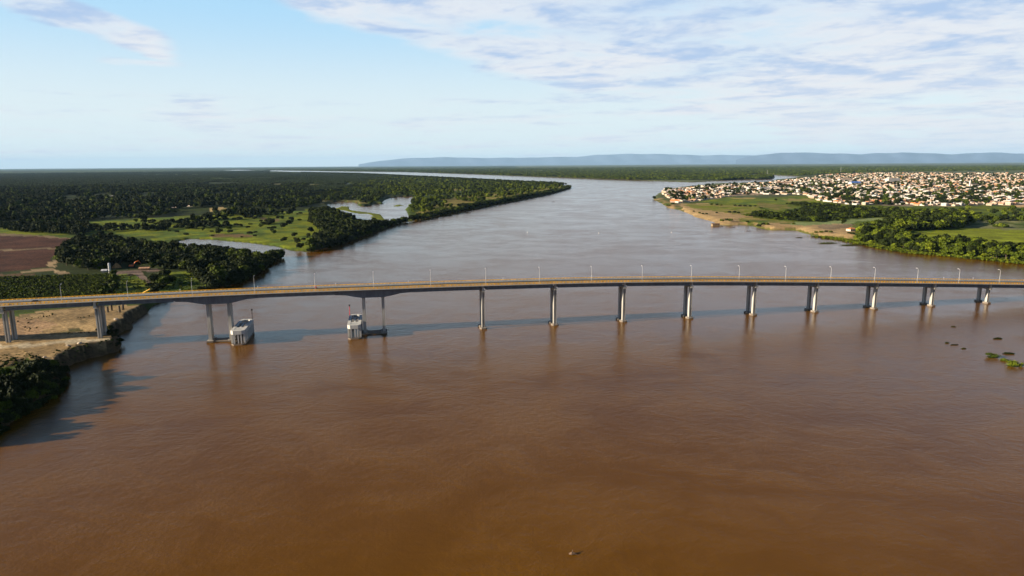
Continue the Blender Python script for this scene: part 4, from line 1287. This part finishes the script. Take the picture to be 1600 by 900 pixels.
def vehicle(name, label, cat, s, off, body_mat, kind):
    z = zdeck(s) + 0.53
    p = bp(s, off, z)
    r_ = empty(name, p, BH)
    tag(r_, label, cat)
    if kind == 'motorcycle':
        for x in (-0.65, 0.65):
            mb = MB(); mb.tube([(x, -0.07, 0.32), (x, 0.07, 0.32)], [0.32, 0.32], 14); mb.build('wheel', M['rubber'], r_)
        mb = MB(); mb.hexa([(-.5, -.14, .4), (.5, -.14, .4), (.5, .14, .4), (-.5, .14, .4)], [(-.75, -.12, .85), (.35, -.12, .95), (.35, .12, .95), (-.75, .12, .85)]); mb.build('body', body_mat, r_)
        mb = MB(); mb.tube([(0.62, 0, .35), (0.42, 0, 1.05), (0.38, -.3, 1.1)], [.04, .04, .03], 6); mb.tube([(0.42, 0, 1.05), (0.38, .3, 1.1)], [.04, .03], 6); mb.build('handlebar', M['black'], r_)
    else:
        mb = MB()
        mb.hexa([(-2.1, -.85, .3), (2.1, -.85, .3), (2.1, .85, .3), (-2.1, .85, .3)], [(-2.1, -.82, .88), (2.05, -.82, .82), (2.05, .82, .82), (-2.1, .82, .88)])
        mb.hexa([(-1.9, -.8, .885), (.9, -.8, .865), (.9, .8, .865), (-1.9, .8, .885)], [(-1.5, -.66, 1.42), (.25, -.66, 1.42), (.25, .66, 1.42), (-1.5, .66, 1.42)])
        mb.build('body', body_mat, r_)
        for x in (-1.3, 1.3):
            for y in (-.8, .8):
                mb = MB(); mb.tube([(x, y - .1, .32), (x, y + .1, .32)], [.32, .32], 14); mb.build('wheel', M['rubber'], r_)
        mb = MB(); mb.hexa([(-1.6, -.795, .95), (.55, -.795, .95), (.55, .795, .95), (-1.6, .795, .95)], [(-1.35, -.71, 1.32), (.25, -.71, 1.32), (.25, .71, 1.32), (-1.35, .71, 1.32)]); mb.build('window', M['glass'], r_)
    return r_


def s_at(u, off):
    r0 = ray(u, 450); t_ = (off - (BN @ (-BP))) / (BN @ r0[:2])
    return float(BE @ (r0[:2] * t_ - BP))


vehicle('parked_car', 'dark car on the left end of the bridge behind the near railing', 'car', s_at(54, 1.0), 1.0, M['black'], 'car')


def rider(s, off):
    """rider astride, one skinned body, in red"""
    z = zdeck(s) + 0.53
    p = bp(s, off, z)
    vehicle('motorcycle', 'red motorcycle on the bridge above the left main opening', 'motorcycle', s, off, M['red'], 'motorcycle')
    vs = [(-.15, 0, .95), (-.12, 0, 1.2), (-.02, 0, 1.42), (0.02, 0, 1.55), (0.05, 0, 1.74),
          (-.02, .19, 1.40), (.16, .25, 1.2), (.36, .28, 1.14), (-.02, -.19, 1.40), (.16, -.25, 1.2), (.36, -.28, 1.14),
          (.22, .2, .88), (.05, .22, .48), (.2, .22, .42), (.22, -.2, .88), (.05, -.22, .48), (.2, -.22, .42)]
    ed = [(0, 1), (1, 2), (2, 3), (3, 4), (2, 5), (5, 6), (6, 7), (2, 8), (8, 9), (9, 10), (0, 11), (11, 12), (12, 13), (0, 14), (14, 15), (15, 16)]
    rad = [.17, .16, .17, .07, .12, .08, .06, .04, .08, .06, .04, .10, .06, .05, .10, .06, .05]
    me = bpy.data.meshes.new('person'); me.from_pydata(vs, ed, [])
    o = link('person', me); o.location = p; o.rotation_euler = (0, 0, BH)
    me.materials.append(M['red'])
    sk = o.modifiers.new('skin', 'SKIN')
    for d_, r_ in zip(me.skin_vertices[0].data, rad): d_.radius = (r_, r_)
    me.skin_vertices[0].data[0].use_root = True
    o.modifiers.new('smooth', 'SUBSURF').levels = 1
    tag(o, 'person in red riding the motorcycle across the bridge', 'person')


rider(s_at(493.5, 5.4), 5.4)

# ------------------------------------------------------------------ town
WALLS = {'white': 'white_wall', 'cream': 'cream_wall', 'pink': 'pink_wall'}
ROOFS = {'terracotta': 'terracotta', 'tan': 'tan_roof', 'orange': 'orange_roof', 'grey': 'grey_roof'}


def house_parts(a, b, h, rh, kind):
    """returns wall and roof shapes of a house a by b"""
    wall, roof, win = MB(), MB(), MB()
    a2, b2 = a / 2, b / 2
    if kind == 'flat':
        wall.box(-a2, a2, -b2, b2, -0.8, h)
        t = 0.25
        roof.box(-a2 - 0.05, a2 + 0.05, -b2 - 0.05, -b2 + t, h + 0.003, h + 0.6); roof.box(-a2 - 0.05, a2 + 0.05, b2 - t, b2 + 0.05, h + 0.003, h + 0.6)
        roof.box(-a2 - 0.05, -a2 + t, -b2 + t + .003, b2 - t - .003, h + 0.003, h + 0.6); roof.box(a2 - t, a2 + 0.05, -b2 + t + .003, b2 - t - .003, h + 0.003, h + 0.6)
    elif kind == 'hip':
        wall.box(-a2, a2, -b2, b2, -0.8, h)
        e = 0.5; k = min(a2 - 0.3, b2)
        vs = [(-a2 - e, -b2 - e, h - .1), (a2 + e, -b2 - e, h - .1), (a2 + e, b2 + e, h - .1), (-a2 - e, b2 + e, h - .1), (-a2 + k, 0, h + rh), (a2 - k, 0, h + rh)]
        roof.add(vs, [(0, 1, 5, 4), (1, 2, 5), (2, 3, 4, 5), (3, 0, 4), (3, 2, 1, 0)])
    else:
        wall.add([(-a2, -b2, -.8), (a2, -b2, -.8), (a2, b2, -.8), (-a2, b2, -.8), (-a2, -b2, h), (a2, -b2, h), (a2, b2, h), (-a2, b2, h), (-a2, 0, h + rh), (a2, 0, h + rh)],
                 [(3, 2, 1, 0), (0, 1, 5, 4), (2, 3, 7, 6), (1, 2, 6, 9, 5), (3, 0, 4, 8, 7)])
        e = 0.6; d = 0.16; k = rh / b2
        for sgn in (-1, 1):
            yo = sgn * (b2 + e)
            z0 = h - e * k
            vs = [(-a2 - e, yo, z0), (a2 + e, yo, z0), (a2 + e, 0, h + rh + .01), (-a2 - e, 0, h + rh + .01)]
            roof.add(vs + [(x, y, z + d) for x, y, z in vs], [(3, 2, 1, 0), (4, 5, 6, 7), (0, 1, 5, 4), (1, 2, 6, 5), (2, 3, 7, 6), (3, 0, 4, 7)])
    return wall, roof


def openings(a, b, h, storeys):
    win = MB()
    a2, b2 = a / 2, b / 2
    for st in range(storeys):
        z0 = st * (h / storeys) + 1.0
        n = max(1, int(a / 3.2))
        for i in range(n):
            x = -a2 + a * (i + .5) / n
            for y in (-b2 - .03, b2 + .01):
                win.box(x - .55, x + .55, y, y + .02, z0, z0 + 1.1)
        n = max(1, int(b / 3.5))
        for i in range(n):
            y = -b2 + b * (i + .5) / n
            for x in (-a2 - .03, a2 + .01):
                win.box(x, x + .02, y - .55, y + .55, z0, z0 + 1.1)
    return win


HOUSES = []       # x, y, rz, a, b, h, rh, kind, wall, roof
g = np.random.default_rng(5)
TP = P(TOWN, 4.0)
FRONT = P([(1036, 303), (1047, 311), (1060, 318), (1084, 316), (1102, 312), (1150, 306.5), (1200, 304), (1260, 304.5), (1275, 313), (1330, 320), (1400, 321.5), (1480, 322), (1600, 320.5), (1700, 320)], 4.0)
th = R(27)
ex, ey = np.array([math.cos(th), math.sin(th)]), np.array([-math.sin(th), math.cos(th)])
occupied = set()
d_ = 1500.0
for zone, (lo, hi, sp) in enumerate(((1500, 2300, 15.5), (2300, 3300, 20.0), (3300, 4700, 22.0), (4700, 7200, 30.0))):
    pts = TP
    uv = np.stack([pts @ ex, pts @ ey], 1); b0, b1 = uv.min(0), uv.max(0)
    ia, ib = np.meshgrid(np.arange(b0[0], b1[0], sp), np.arange(b0[1], b1[1], sp * 0.92))
    U_, V_ = ia.ravel(), ib.ravel()
    rowi = np.round((V_ - b0[1]) / (sp * 0.92)).astype(int); coli = np.round((U_ - b0[0]) / sp).astype(int)
    U_ = U_ + g.uniform(-.16, .16, len(U_)) * sp; V_ = V_ + g.uniform(-.10, .10, len(V_)) * sp
    X, Y = U_ * ex[0] + V_ * ey[0], U_ * ex[1] + V_ * ey[1]
    dist = np.hypot(X, Y)
    k = inside(TP, X, Y) & (dist >= lo) & (dist < hi) & (rowi % 3 != 2) & (coli % 9 != 8)
    k &= g.uniform(0, 1, len(X)) < (0.95, 0.9, 0.7, 0.36)[zone]
    k &= fbm(X, Y, 110, 201) < 0.63
    for x, y, d0 in zip(X[k], Y[k], dist[k]):
        f = (1.0, 1.15, 1.15, 1.25)[zone]
        a = float(g.uniform(10.0, 14.8)) * (1 + (f - 1) * .8); b = float(g.uniform(8.0, 11.5)) * (1 + (f - 1) * .8)
        kd = 'gable' if g.uniform() < 0.55 else ('hip' if g.uniform() < 0.45 else 'flat')
        centre = math.exp(-((x - 1150) / 650) ** 2) * (d0 > 2000)
        if g.uniform() < 0.25 + 0.35 * centre: kd = 'flat'
        h = float(g.uniform(2.4, 3.2)) + (3.0 if (kd == 'flat' and g.uniform() < 0.25 + .25 * centre) else 0)
        wl = ['white', 'cream', 'cream', 'pink', 'cream', 'white'][g.integers(6)]
        rf = ['terracotta', 'tan', 'tan', 'orange', 'tan', 'terracotta'][g.integers(6)]
        if kd == 'flat': rf = 'white' if g.uniform() < .6 else 'grey'
        HOUSES.append((float(x), float(y), th + float(g.choice([0, math.pi / 2])) + float(g.uniform(-.09, .09)), a, b, h, b * 0.27, kd, wl, rf, d0))


def hrank(H):
    u, v = project((H[0], H[1], 6))
    return -1 if not (0 < u < 1600) else H[3] * H[5] / H[10] ** 2


HOUSES.sort(key=lambda H: -hrank(H))
singles, mass = HOUSES[:288], HOUSES[288:]
# every one of the nearest houses is its own object; places are told by district
def district(H):
    u, v = project((H[0], H[1], 3))
    if u < 1105: return 'on the point of the town'
    if u < 1265: return 'by the town meadow'
    if u < 1420: return 'behind the thicket'
    if u < 1520: return 'above the grove'
    return 'at the far right of town'


groups = {}
for H in singles:
    groups.setdefault((district(H), H[8], H[9]), []).append(H)
for (dist_, wl, rf), lst in groups.items():
    lst.sort(key=lambda H: project((H[0], H[1], 3))[0])
    for k, H in enumerate(lst):
        x, y, rz, a, b, h, rh, kd, _, _, d0 = H
        r_ = empty('house', (x, y, ground_z(x, y)), rz)
        wb, rb = house_parts(a, b, h, rh, kd)
        wb.build('wall', M[WALLS[wl]], r_)
        rb.build('roof' if kd != 'flat' else 'parapet', M['white_wall'] if rf == 'white' else M[ROOFS[rf]], r_)
        openings(a, b, h, 2 if h > 5 else 1).build('window', M['glass'], r_)
        rl = f'{rf} tiled roof' if kd != 'flat' else f'flat {rf} roof'
        lab = f'{wl} house with {rl} {dist_}'
        if len(lst) > 1: lab += f', {ordinal(k + 1)} from left'
        tag(r_, lab, 'house', 'houses ' + dist_)


def mass_houses():
    mats = [M['white_wall'], M['cream_wall'], M['pink_wall'], M['terracotta'], M['tan_roof'], M['orange_roof'], M['grey_roof']]
    wi = {'white': 0, 'cream': 1, 'pink': 2}; ri = {'terracotta': 3, 'tan': 4, 'orange': 5, 'grey': 6, 'white': 0}
    V, Fc, mi = [], [], []
    for (x, y, rz, a, b, h, rh, kd, wl, rf, d0) in mass:
        wb, rb = house_parts(a, b, h, rh, kd)
        c, s = math.cos(rz), math.sin(rz)
        for mbx, m_ in ((wb, wi[wl]), (rb, ri[rf])):
            o = len(V)
            V += [(x + c * p[0] - s * p[1], y + s * p[0] + c * p[1], 3.9 + p[2]) for p in mbx.v]
            Fc += [tuple(i + o for i in f) for f in mbx.f]; mi += [m_] * len(mbx.f)
    me = bpy.data.meshes.new('distant_houses'); me.from_pydata(V, [], Fc)
    for m_ in mats: me.materials.append(m_)
    me.polygons.foreach_set('material_index', np.array(mi, np.int32))
    tag(link('distant_houses', me), kind='stuff')


mass_houses()


def building(name, label, cat, u, v, a, b, h, rz, wall, roof, kind='flat', rh=1.5, storeys=1):
    q = at(u, v, 4.0)
    r_ = empty(name, (q[0], q[1], max(ground_z(q[0], q[1]), 0.5)), R(rz))
    wb, rb = house_parts(a, b, h, rh, kind)
    wb.build('wall', M[wall], r_); rb.build('roof' if kind != 'flat' else 'parapet', M[roof], r_)
    openings(a, b, h, storeys).build('window', M['glass'], r_)
    tag(r_, label, cat)
    return r_


building('warehouse', 'large pale warehouse at the town edge by the side channel', 'warehouse', 1193, 298, 40, 20, 11, 10, 'white_wall', 'grey_roof')
building('market_hall', 'long white hall with a low terracotta roof near the side channel', 'hall', 1222, 288, 75, 26, 8, 6, 'white_wall', 'terracotta', 'gable', 4)
building('office_block', 'tall white block with many windows in the middle of town', 'building', 1394, 285.5, 58, 26, 20, 8, 'white_wall', 'grey_roof', storeys=5)
building('apartment_block', 'cream apartment block with a shaded purple side in mid town', 'building', 1395, 294, 24, 16, 13, 40, 'cream_wall', 'tan_roof', storeys=4)
building('sports_hall', 'white hall with a bright blue roof in town', 'hall', 1335, 289, 46, 24, 10, 10, 'white_wall', 'blue_roof', 'gable', 5)
building('depot', 'big white flat depot at the right edge of town', 'warehouse', 1594, 298, 34, 26, 11, 5, 'white_wall', 'grey_roof')
building('terrace_block', 'white three storey house standing out near the point', 'house', 1151, 297, 17, 13, 10, 20, 'white_wall', 'grey_roof', storeys=3)
building('white_hall', 'long low white hall behind the blue roofed one', 'hall', 1320, 283, 70, 26, 9, 8, 'white_wall', 'tan_roof', 'gable', 4)
building('riverside_house', 'white riverside house with orange tiled hip roof beside a lone tree', 'house', 1330, 361, 11, 8, 3.0, 20, 'white_wall', 'orange_roof', 'hip', 2.0)
building('farmhouse', 'white house with orange roof half hidden in the riverside trees', 'house', 1391, 361.5, 13, 8, 3.2, 15, 'white_wall', 'orange_roof', 'gable', 2.2)
building('long_farmhouse', 'long orange roofed house just behind the riverside trees', 'house', 1384, 355.5, 19, 7, 3.2, 12, 'cream_wall', 'orange_roof', 'gable', 2.0)
building('waterfront_house', 'big orange roofed house above the shore at the town point', 'house', 1056, 316.5, 26, 12, 4, -35, 'pink_wall', 'orange_roof', 'gable', 3.5)
building('boat_shed', 'low dark boat shed on the landing below the town', 'shed', 1118, 349, 12, 6, 2.2, 8, 'thatch', 'wood', 'gable', 1.6)
for k, (u, v, a) in enumerate(((363, 321, 9), (404, 314.5, 10), (412, 313.5, 8), (60, 314.5, 8), (126, 298.5, 14), (136, 297.5, 12), (64, 343.5, 7))):
    building('farm_house', f'small pale house among the trees of the left bank, {ordinal([4, 6, 7, 1, 3, 5, 2][k] if False else k + 1)} listed from the meadow', 'house', u, v, a, 7, 3, 20 * k, 'white_wall', 'tan_roof', 'gable', 2)
for o in [x for x in COL.objects if x.name.startswith('farm_house')]:
    o['group'] = 'farm houses on the left bank'
_fh = sorted([x for x in COL.objects if x.name.startswith('farm_house')], key=lambda o: project(o.location)[0])
for k, o in enumerate(_fh):
    o['label'] = f'small pale farm house among the left bank trees, {ordinal(k + 1)} from the left'


def church():
    q = at(1521, 292.5, 4.0)
    r_ = empty('church', (q[0], q[1], 4.0), R(20))
    wb, rb = house_parts(34, 15, 9, 5, 'gable'); wb.build('nave', M['white_wall'], r_); rb.build('roof', M['tan_roof'], r_)
    mb = MB(); mb.box(-22.5, -17.1, -2.7, 2.7, -1, 20); tw = mb.build('tower', M['white_wall'], r_)
    mb = MB(); mb.add([(-22.9, -3.1, 20), (-16.7, -3.1, 20), (-16.7, 3.1, 20), (-22.9, 3.1, 20), (-19.8, 0, 29)], [(3, 2, 1, 0), (0, 1, 4), (1, 2, 4), (2, 3, 4), (3, 0, 4)]); mb.build('spire', M['white_wall'], tw)
    tag(r_, 'white church with a pointed tower in the right part of town', 'church')


church()


def mast(u, v, h, label, red=True):
    q = at(u, v, 4.0)
    r_ = empty('radio_mast', (q[0], q[1], 3.8))
    tag(r_, label, 'mast', 'lattice masts over the town')
    w_ = 1.6
    mb = MB()
    for a in range(3):
        an = a * 2.094
        mb.tube([(math.cos(an) * w_, math.sin(an) * w_, 0), (math.cos(an) * .5, math.sin(an) * .5, h)], [.28, .2], 5)
    n = int(h / 4)
    for i in range(n):
        z0, z1 = h * i / n, h * (i + 1) / n
        f0, f1 = w_ + (.5 - w_) * i / n, w_ + (.5 - w_) * (i + 1) / n
        for a in range(3):
            a0, a1 = a * 2.094, (a + 1) * 2.094
            mb.tube([(math.cos(a0) * f0, math.sin(a0) * f0, z0), (math.cos(a1) * f1, math.sin(a1) * f1, z1)], [.12, .12], 4)
    mb.build('lattice', M['galv'], r_)
    mb = MB(); mb.tube([(0, 0, h - .5), (0, 0, h + 4)], [.15, .08], 6); mb.build('antenna', M['red'] if red else M['galv'], r_)


mast(1313.5, 270.5, 62, 'tall pale lattice mast behind the town, the taller of the two')
mast(1198.5, 274, 42, 'thin lattice mast by the channel behind the town')

# ------------------------------------------------------------------ left bank works
def lying(u, v, z=4.0):
    q = at(u, v, z)
    return q[0], q[1], ground_z(q[0], q[1])


def water_tower():
    x, y, z = lying(171.5, 423.5)
    r_ = empty('water_tank', (x, y, z))
    tag(r_, 'upright white water tank beside the dirt road on the left bank', 'water tank')
    mb = MB(); mb.tube([(0, 0, -.5), (0, 0, 4.4)], [.95, .95], 20); mb.build('tank_base', M['galv'], r_)
    mb = MB(); mb.tube([(0, 0, 4.42), (0, 0, 5.0), (0, 0, 9.6), (0, 0, 10.1)], [.8, 1.1, 1.1, .4], 20); mb.build('tank', M['galv'], r_)
    mb = MB()
    for x_ in (-.25, .25): mb.tube([(x_, -1.5, 0), (x_, -1.5, 9.8)], [.05, .05], 5)
    for i in range(20): mb.tube([(-.25, -1.5, .4 + i * .45), (.25, -1.5, .4 + i * .45)], [.03, .03], 4)
    mb.build('ladder', M['galv'], r_)


water_tower()


def excavator(u, v, rz, mat, label, reach, zg=4.0, scale=1.0):
    x, y, z = lying(u, v, zg)
    r_ = empty('excavator', (x, y, z), R(rz))
    r_.scale = (scale,) * 3
    tag(r_, label, 'excavator')
    for sy in (-1.1, 1.1):
        mb = MB(); mb.prism([(-1.9, sy - .3), (1.9, sy - .3), (1.9, sy + .3), (-1.9, sy + .3)], .1, .85); mb.build('track', M['rubber'], r_)
    mb = MB(); mb.hexa([(-2.1, -1.25, .95), (1.3, -1.25, .95), (1.3, 1.25, .95), (-2.1, 1.25, .95)], [(-1.9, -1.2, 2.0), (1.2, -1.2, 2.0), (1.2, 1.2, 2.0), (-1.9, 1.2, 2.0)]); mb.build('body', mat, r_)
    mb = MB(); mb.hexa([(0.0, .3, 2.005), (1.4, .3, 2.005), (1.4, 1.2, 2.005), (0, 1.2, 2.005)], [(.1, .35, 3.1), (1.0, .35, 3.1), (1.0, 1.15, 3.1), (.1, 1.15, 3.1)]); mb.build('cab', M['glass'], r_)
    p0, p1, p2 = (1.0, -.3, 1.8), (reach * .45, -.3, 1.8 + reach * .42), (reach * .85, -.3, 1.8 + reach * .55)
    mb = MB(); mb.tube([p0, p1, p2], [.32, .34, .25], 6); mb.build('boom', mat, r_)
    p3 = (reach * 1.05, -.3, 1.8 + reach * .2)
    mb = MB(); mb.tube([p2, p3], [.24, .18], 6); mb.build('arm', mat, r_)
    mb = MB(); mb.hexa([(p3[0] - .6, -.8, p3[2] - .9), (p3[0] + .4, -.8, p3[2] - .9), (p3[0] + .4, .2, p3[2] - .9), (p3[0] - .6, .2, p3[2] - .9)], [(p3[0] - .3, -.8, p3[2]), (p3[0] + .5, -.8, p3[2]), (p3[0] + .5, .2, p3[2]), (p3[0] - .3, .2, p3[2])]); mb.build('bucket', M['black'], r_)


excavator(206, 414.5, 20, M['orange'], 'orange excavator with raised arm at the edge of the dark wood', 6.0, 4.0, 1.25)


def crane():
    x, y, z = lying(221, 471.5, 4.5)
    r_ = empty('crane_truck', (x, y, z), R(20))
    tag(r_, 'yellow crane on the bank behind the bridge, its boom rising over the railing', 'crane')
    mb = MB(); mb.hexa([(-4, -1.2, .9), (4, -1.2, .9), (4, 1.2, .9), (-4, 1.2, .9)], [(-4, -1.2, 1.7), (4, -1.2, 1.7), (4, 1.2, 1.7), (-4, 1.2, 1.7)]); mb.build('chassis', M['yellow'], r_)
    mb = MB(); mb.hexa([(2.4, -1.2, 1.705), (4, -1.2, 1.705), (4, 1.2, 1.705), (2.4, 1.2, 1.705)], [(2.5, -1.1, 3.0), (3.7, -1.1, 3.0), (3.7, 1.1, 3.0), (2.5, 1.1, 3.0)]); mb.build('cab', M['yellow'], r_)
    for wx_ in (-3, -1.6, 3):
        for wy_ in (-1.1, 1.1):
            mb = MB(); mb.tube([(wx_, wy_ - .2, .5), (wx_, wy_ + .2, .5)], [.5, .5], 14); mb.build('wheel', M['rubber'], r_)
    # boom: from the turntable up past the deck edge
    def over(u, v):
        rr0 = ray(u, v); tt = y / rr0[1]
        return np.array([rr0[0] * tt, y, CAM_H + rr0[2] * tt])
    root_ = np.array([x, y, z + 2.0])
    tip, elbow = over(234.5, 451.5), over(223.0, 458.0)
    c, s = math.cos(R(-20)), math.sin(R(-20))
    def loc(p):
        d = p - root_
        return (c * d[0] - s * d[1], s * d[0] + c * d[1], d[2] + 2.0)
    mb = MB(); mb.tube([(-1, 0, 1.7), loc(elbow)], [.6, .45], 6); mb.build('boom', M['yellow'], r_)
    mb = MB(); mb.tube([loc(elbow), loc(tip)], [.5, .38], 6); mb.build('jib', M['yellow'], r_)


crane()


def dirt_heap(u, v, r, h, label, mat):
    x, y, z = lying(u, v)
    gg = random.Random(int(u))
    mb = MB(); n = 14
    vs = [(0, 0, h)]
    for k, (f, hh) in enumerate(((.45, .72), (.8, .3), (1.1, -.15))):
        vs += [(math.cos(6.283 * i / n) * r * f * gg.uniform(.8, 1.2), math.sin(6.283 * i / n) * r * f * gg.uniform(.8, 1.2), h * hh * gg.uniform(.85, 1.15)) for i in range(n)]
    fs = [(0, 1 + i, 1 + (i + 1) % n) for i in range(n)]
    for k in range(2):
        o = 1 + k * n
        fs += [(o + i, o + n + i, o + n + (i + 1) % n, o + (i + 1) % n) for i in range(n)]
    mb.add(vs, fs)
    o = mb.build('dirt_heap', mat); o.location = (x, y, z)
    tag(o, label, 'dirt heap')


M['dirt'] = simple('orange_dirt', (0.36, 0.19, 0.07), 0.95, 0.25, 0.8)
dirt_heap(182, 415, 4.2, 5.0, 'ochre dirt heap right of the white water tank', M['dirt'])
dirt_heap(203, 426, 3.2, 1.6, 'low brown dirt heap on the dirt road', M['dirt'])
building('works_shed', 'long low shed with a reddish roof by the dirt road', 'shed', 226, 418, 9, 4, 1.8, 8, 'wood', 'terracotta', 'gable', 0.8)
building('pump_house', 'low white pump house left of the water tank', 'shed', 163.5, 421.5, 4.5, 3.5, 1.8, 12, 'beam', 'grey_roof', 'gable', .9)

M['pile'] = simple('stained_concrete', (0.13, 0.10, 0.065), 0.9, 0.3, 0.8)
# stubs of an older bridge on the sand
for k, (u, v) in enumerate(((168.5, 488), (174.5, 485.2), (187, 488.5), (192.5, 484.2))):
    q = at(u, v, 5.5); z = ground_z(q[0], q[1])
    mb = MB()
    c = [(math.cos(6.283 * i / 10) * .75, math.sin(6.283 * i / 10) * .75) for i in range(10)]
    mb.prism(c, -1.0, 4.0 + 0.3 * k)
    st = mb.build('pile_stub', M['pile']); st.location = (q[0], q[1], z)
    tag(st, f'short round concrete pile standing on the sandbank, {ordinal(k + 1)} from the left', 'pile', 'bare piles on the sandbank')
# pale boulders at the edge of the bank
for k, (u, v, sz) in enumerate(((71, 578.5, 1.9), (125, 541.5, 1.1), (107, 545, .9), (182, 503, 1.2), (161, 518, .9), (70, 563, .8))):
    q = at(u, v, 4.5); z = ground_z(q[0], q[1])
    gg = np.random.default_rng(k + 70)
    iv, iF = ICO2
    j = gg.uniform(.82, 1.1, len(iv))
    me = bpy.data.meshes.new('boulder'); me.from_pydata([(p[0] * sz * 1.4 * q_, p[1] * sz * q_, p[2] * sz * .7 * q_ + .2) for p, q_ in zip(iv, j)], [], iF)
    me.materials.append(M['cream_wall'])
    bo = link('boulder', me); bo.location = (q[0], q[1], z)
    tag(bo, ['largest pale boulder, between bushes at the near left shore', 'pale boulder at the edge of the sand cliff', 'small pale boulder at the cliff edge, left of another', 'pale boulder on the far sand beyond the pier', 'small boulder beside the second pier', 'small boulder near the dark bushes'][k], 'boulder', 'pale boulders on the sandbank')

# ------------------------------------------------------------------ on the water
def buoy(u, v, label):
    q = at(u, v, 0)
    r_ = empty('buoy', (q[0], q[1], 0))
    tag(r_, label, 'buoy', 'white buoys across the river')
    mb = MB(); mb.tube([(0, 0, -.4), (0, 0, .1), (0, 0, .7), (0, 0, .9)], [.3, .5, .5, .3], 14); mb.build('float', M['galv'], r_)
    mb = MB(); mb.tube([(0, 0, .9), (0, 0, 1.6)], [.2, .1], 8); mb.build('mast', M['galv'], r_)


buoy(824, 363.5, 'small white buoy in midstream, left of three')
buoy(935.5, 364.5, 'small white buoy in midstream, middle of three')
buoy(1049, 363.5, 'small white buoy in midstream, nearest the right bank')


def boat(u, v, rz, L_, label, mat):
    q = at(u, v, 0)
    r_ = empty('boat', (q[0], q[1], 0), R(rz))
    tag(r_, label, 'boat')
    n = 9; V, Fc = [], []
    for i in range(n):
        f = i / (n - 1); x = (f - .5) * L_
        w_ = .75 * math.sin(math.pi * min(1, .12 + f * .95)) ** .6 if i < n - 1 else .05
        zt = .55 + .35 * abs(f - .5) ** 2 * 4
        V += [(x, -w_, zt), (x, -w_ * .7, -.15), (x, w_ * .7, -.15), (x, w_, zt), (x, w_ * .88, zt), (x, w_ * .6, .1), (x, -w_ * .6, .1), (x, -w_ * .88, zt)]
    for i in range(n - 1):
        a = 8 * i
        for k in range(8): Fc.append((a + k, a + (k + 1) % 8, a + 8 + (k + 1) % 8, a + 8 + k))
    Fc += [tuple(range(7, -1, -1)), tuple(8 * (n - 1) + k for k in range(8))]
    mb = MB(); mb.add(V, Fc); mb.build('hull', mat, r_)
    for x in (-L_ * .2, L_ * .15):
        mb = MB(); mb.box(x - .15, x + .15, -.55, .55, .35, .42); mb.build('thwart', M['wood'], r_)


boat(864.5, 315.5, 40, 9, 'small dark boat alone off the tip of the spit', M['wood'])
boat(1169, 361, 15, 8, 'small pale boat just off the landing', M['galv'])
boat(1124, 354.6, 4, 12, 'long wooden boat moored along the landing', M['wood'])
boat(1144, 355.0, 2, 10, 'shorter wooden boat moored at the right end of the landing', M['wood'])


def raft(u, v, w_, d_, h_, label, seed, mats=(1, 2), name='water_plants', n=26):
    """floating island of water plants: one leafy mass on a low mat"""
    q = at(u, v, 0)
    g_ = np.random.default_rng(seed)
    r_ = empty(name, (q[0], q[1], 0), g_.uniform(-.2, .2))
    tag(r_, label, 'water plants', 'floating plants')
    me = crown_mesh('foliage', seed, w_, h_, -0.1, 6, n * 14, .20, M[(D, G_, B)[mats[0]]], core=.7, spread=0.8)
    o = link('foliage', me, r_); o.scale = (1, d_ / w_, 1)
    mb = MB(); c = [(math.cos(6.283 * i / 12) * w_ * .45 * g_.uniform(.8, 1.1), math.sin(6.283 * i / 12) * d_ * .45 * g_.uniform(.8, 1.1)) for i in range(12)]
    mb.prism(c, -.15, .06); mb.build('root_mat', M['leaf_green'], r_)


raft(1551, 558, 6.2, 4.8, 2.2, 'leafy floating plant island, the left of the two big ones', 41)
raft(1569, 563.5, 4.0, 2.5, 1.0, 'thin floating weed patch between the two leafy islands', 42, (2, 1))
raft(1584.5, 571.5, 8.0, 5.2, 2.6, 'largest leafy floating plant island at the right edge', 43, (2, 1))
raft(1577.5, 553, 5.5, 1.6, .7, 'narrow weed strip behind the leafy islands', 44, (0, 1))
raft(1560, 529.5, 5.0, 1.3, .6, 'small dark weed strip upstream of the leafy islands', 45, (0, 1))
raft(1480, 536, 2.2, 1.0, .45, 'small dark weed tuft, leftmost of the scattered bits', 46, (0, 1))
raft(1491, 539, 4.2, .7, .3, 'thin broken line of dark weed beside the tuft', 47, (0, 1))
raft(1505.5, 545, 2.4, .8, .35, 'dark weed scrap nearest below the broken line', 48, (0, 1))
raft(1490, 510.5, 2.5, .8, .3, 'tiny weed scrap close to the bridge', 49, (0, 1))
raft(1295, 380.3, 30, 9, 1.0, 'long green weed raft off the right bank', 50, (1, 2), n=60)
raft(1332, 383.2, 38, 8, 1.0, 'second weed raft trailing along the right bank reeds', 51, (1, 2), n=60)
raft(1249, 371.5, 9, 3, .6, 'small weed patch off the sandy right shore', 52, (0, 1))


def driftwood():
    q = at(894.5, 866, 0)
    r_ = empty('driftwood', (q[0], q[1], 0), .2)
    tag(r_, 'dark piece of driftwood floating alone in the foreground water', 'driftwood')
    mb = MB(); mb.tube([(-.9, .1, .05), (-.2, .0, .25), (.5, -.1, .2), (1.1, -.3, .0)], [.28, .42, .34, .15], 8); mb.build('log', M['wood'], r_)
    mb = MB(); mb.tube([(-.1, 0, .3), (.2, .5, .75), (.25, .8, .8)], [.16, .1, .04], 6); mb.build('branch', M['wood'], r_)


driftwood()
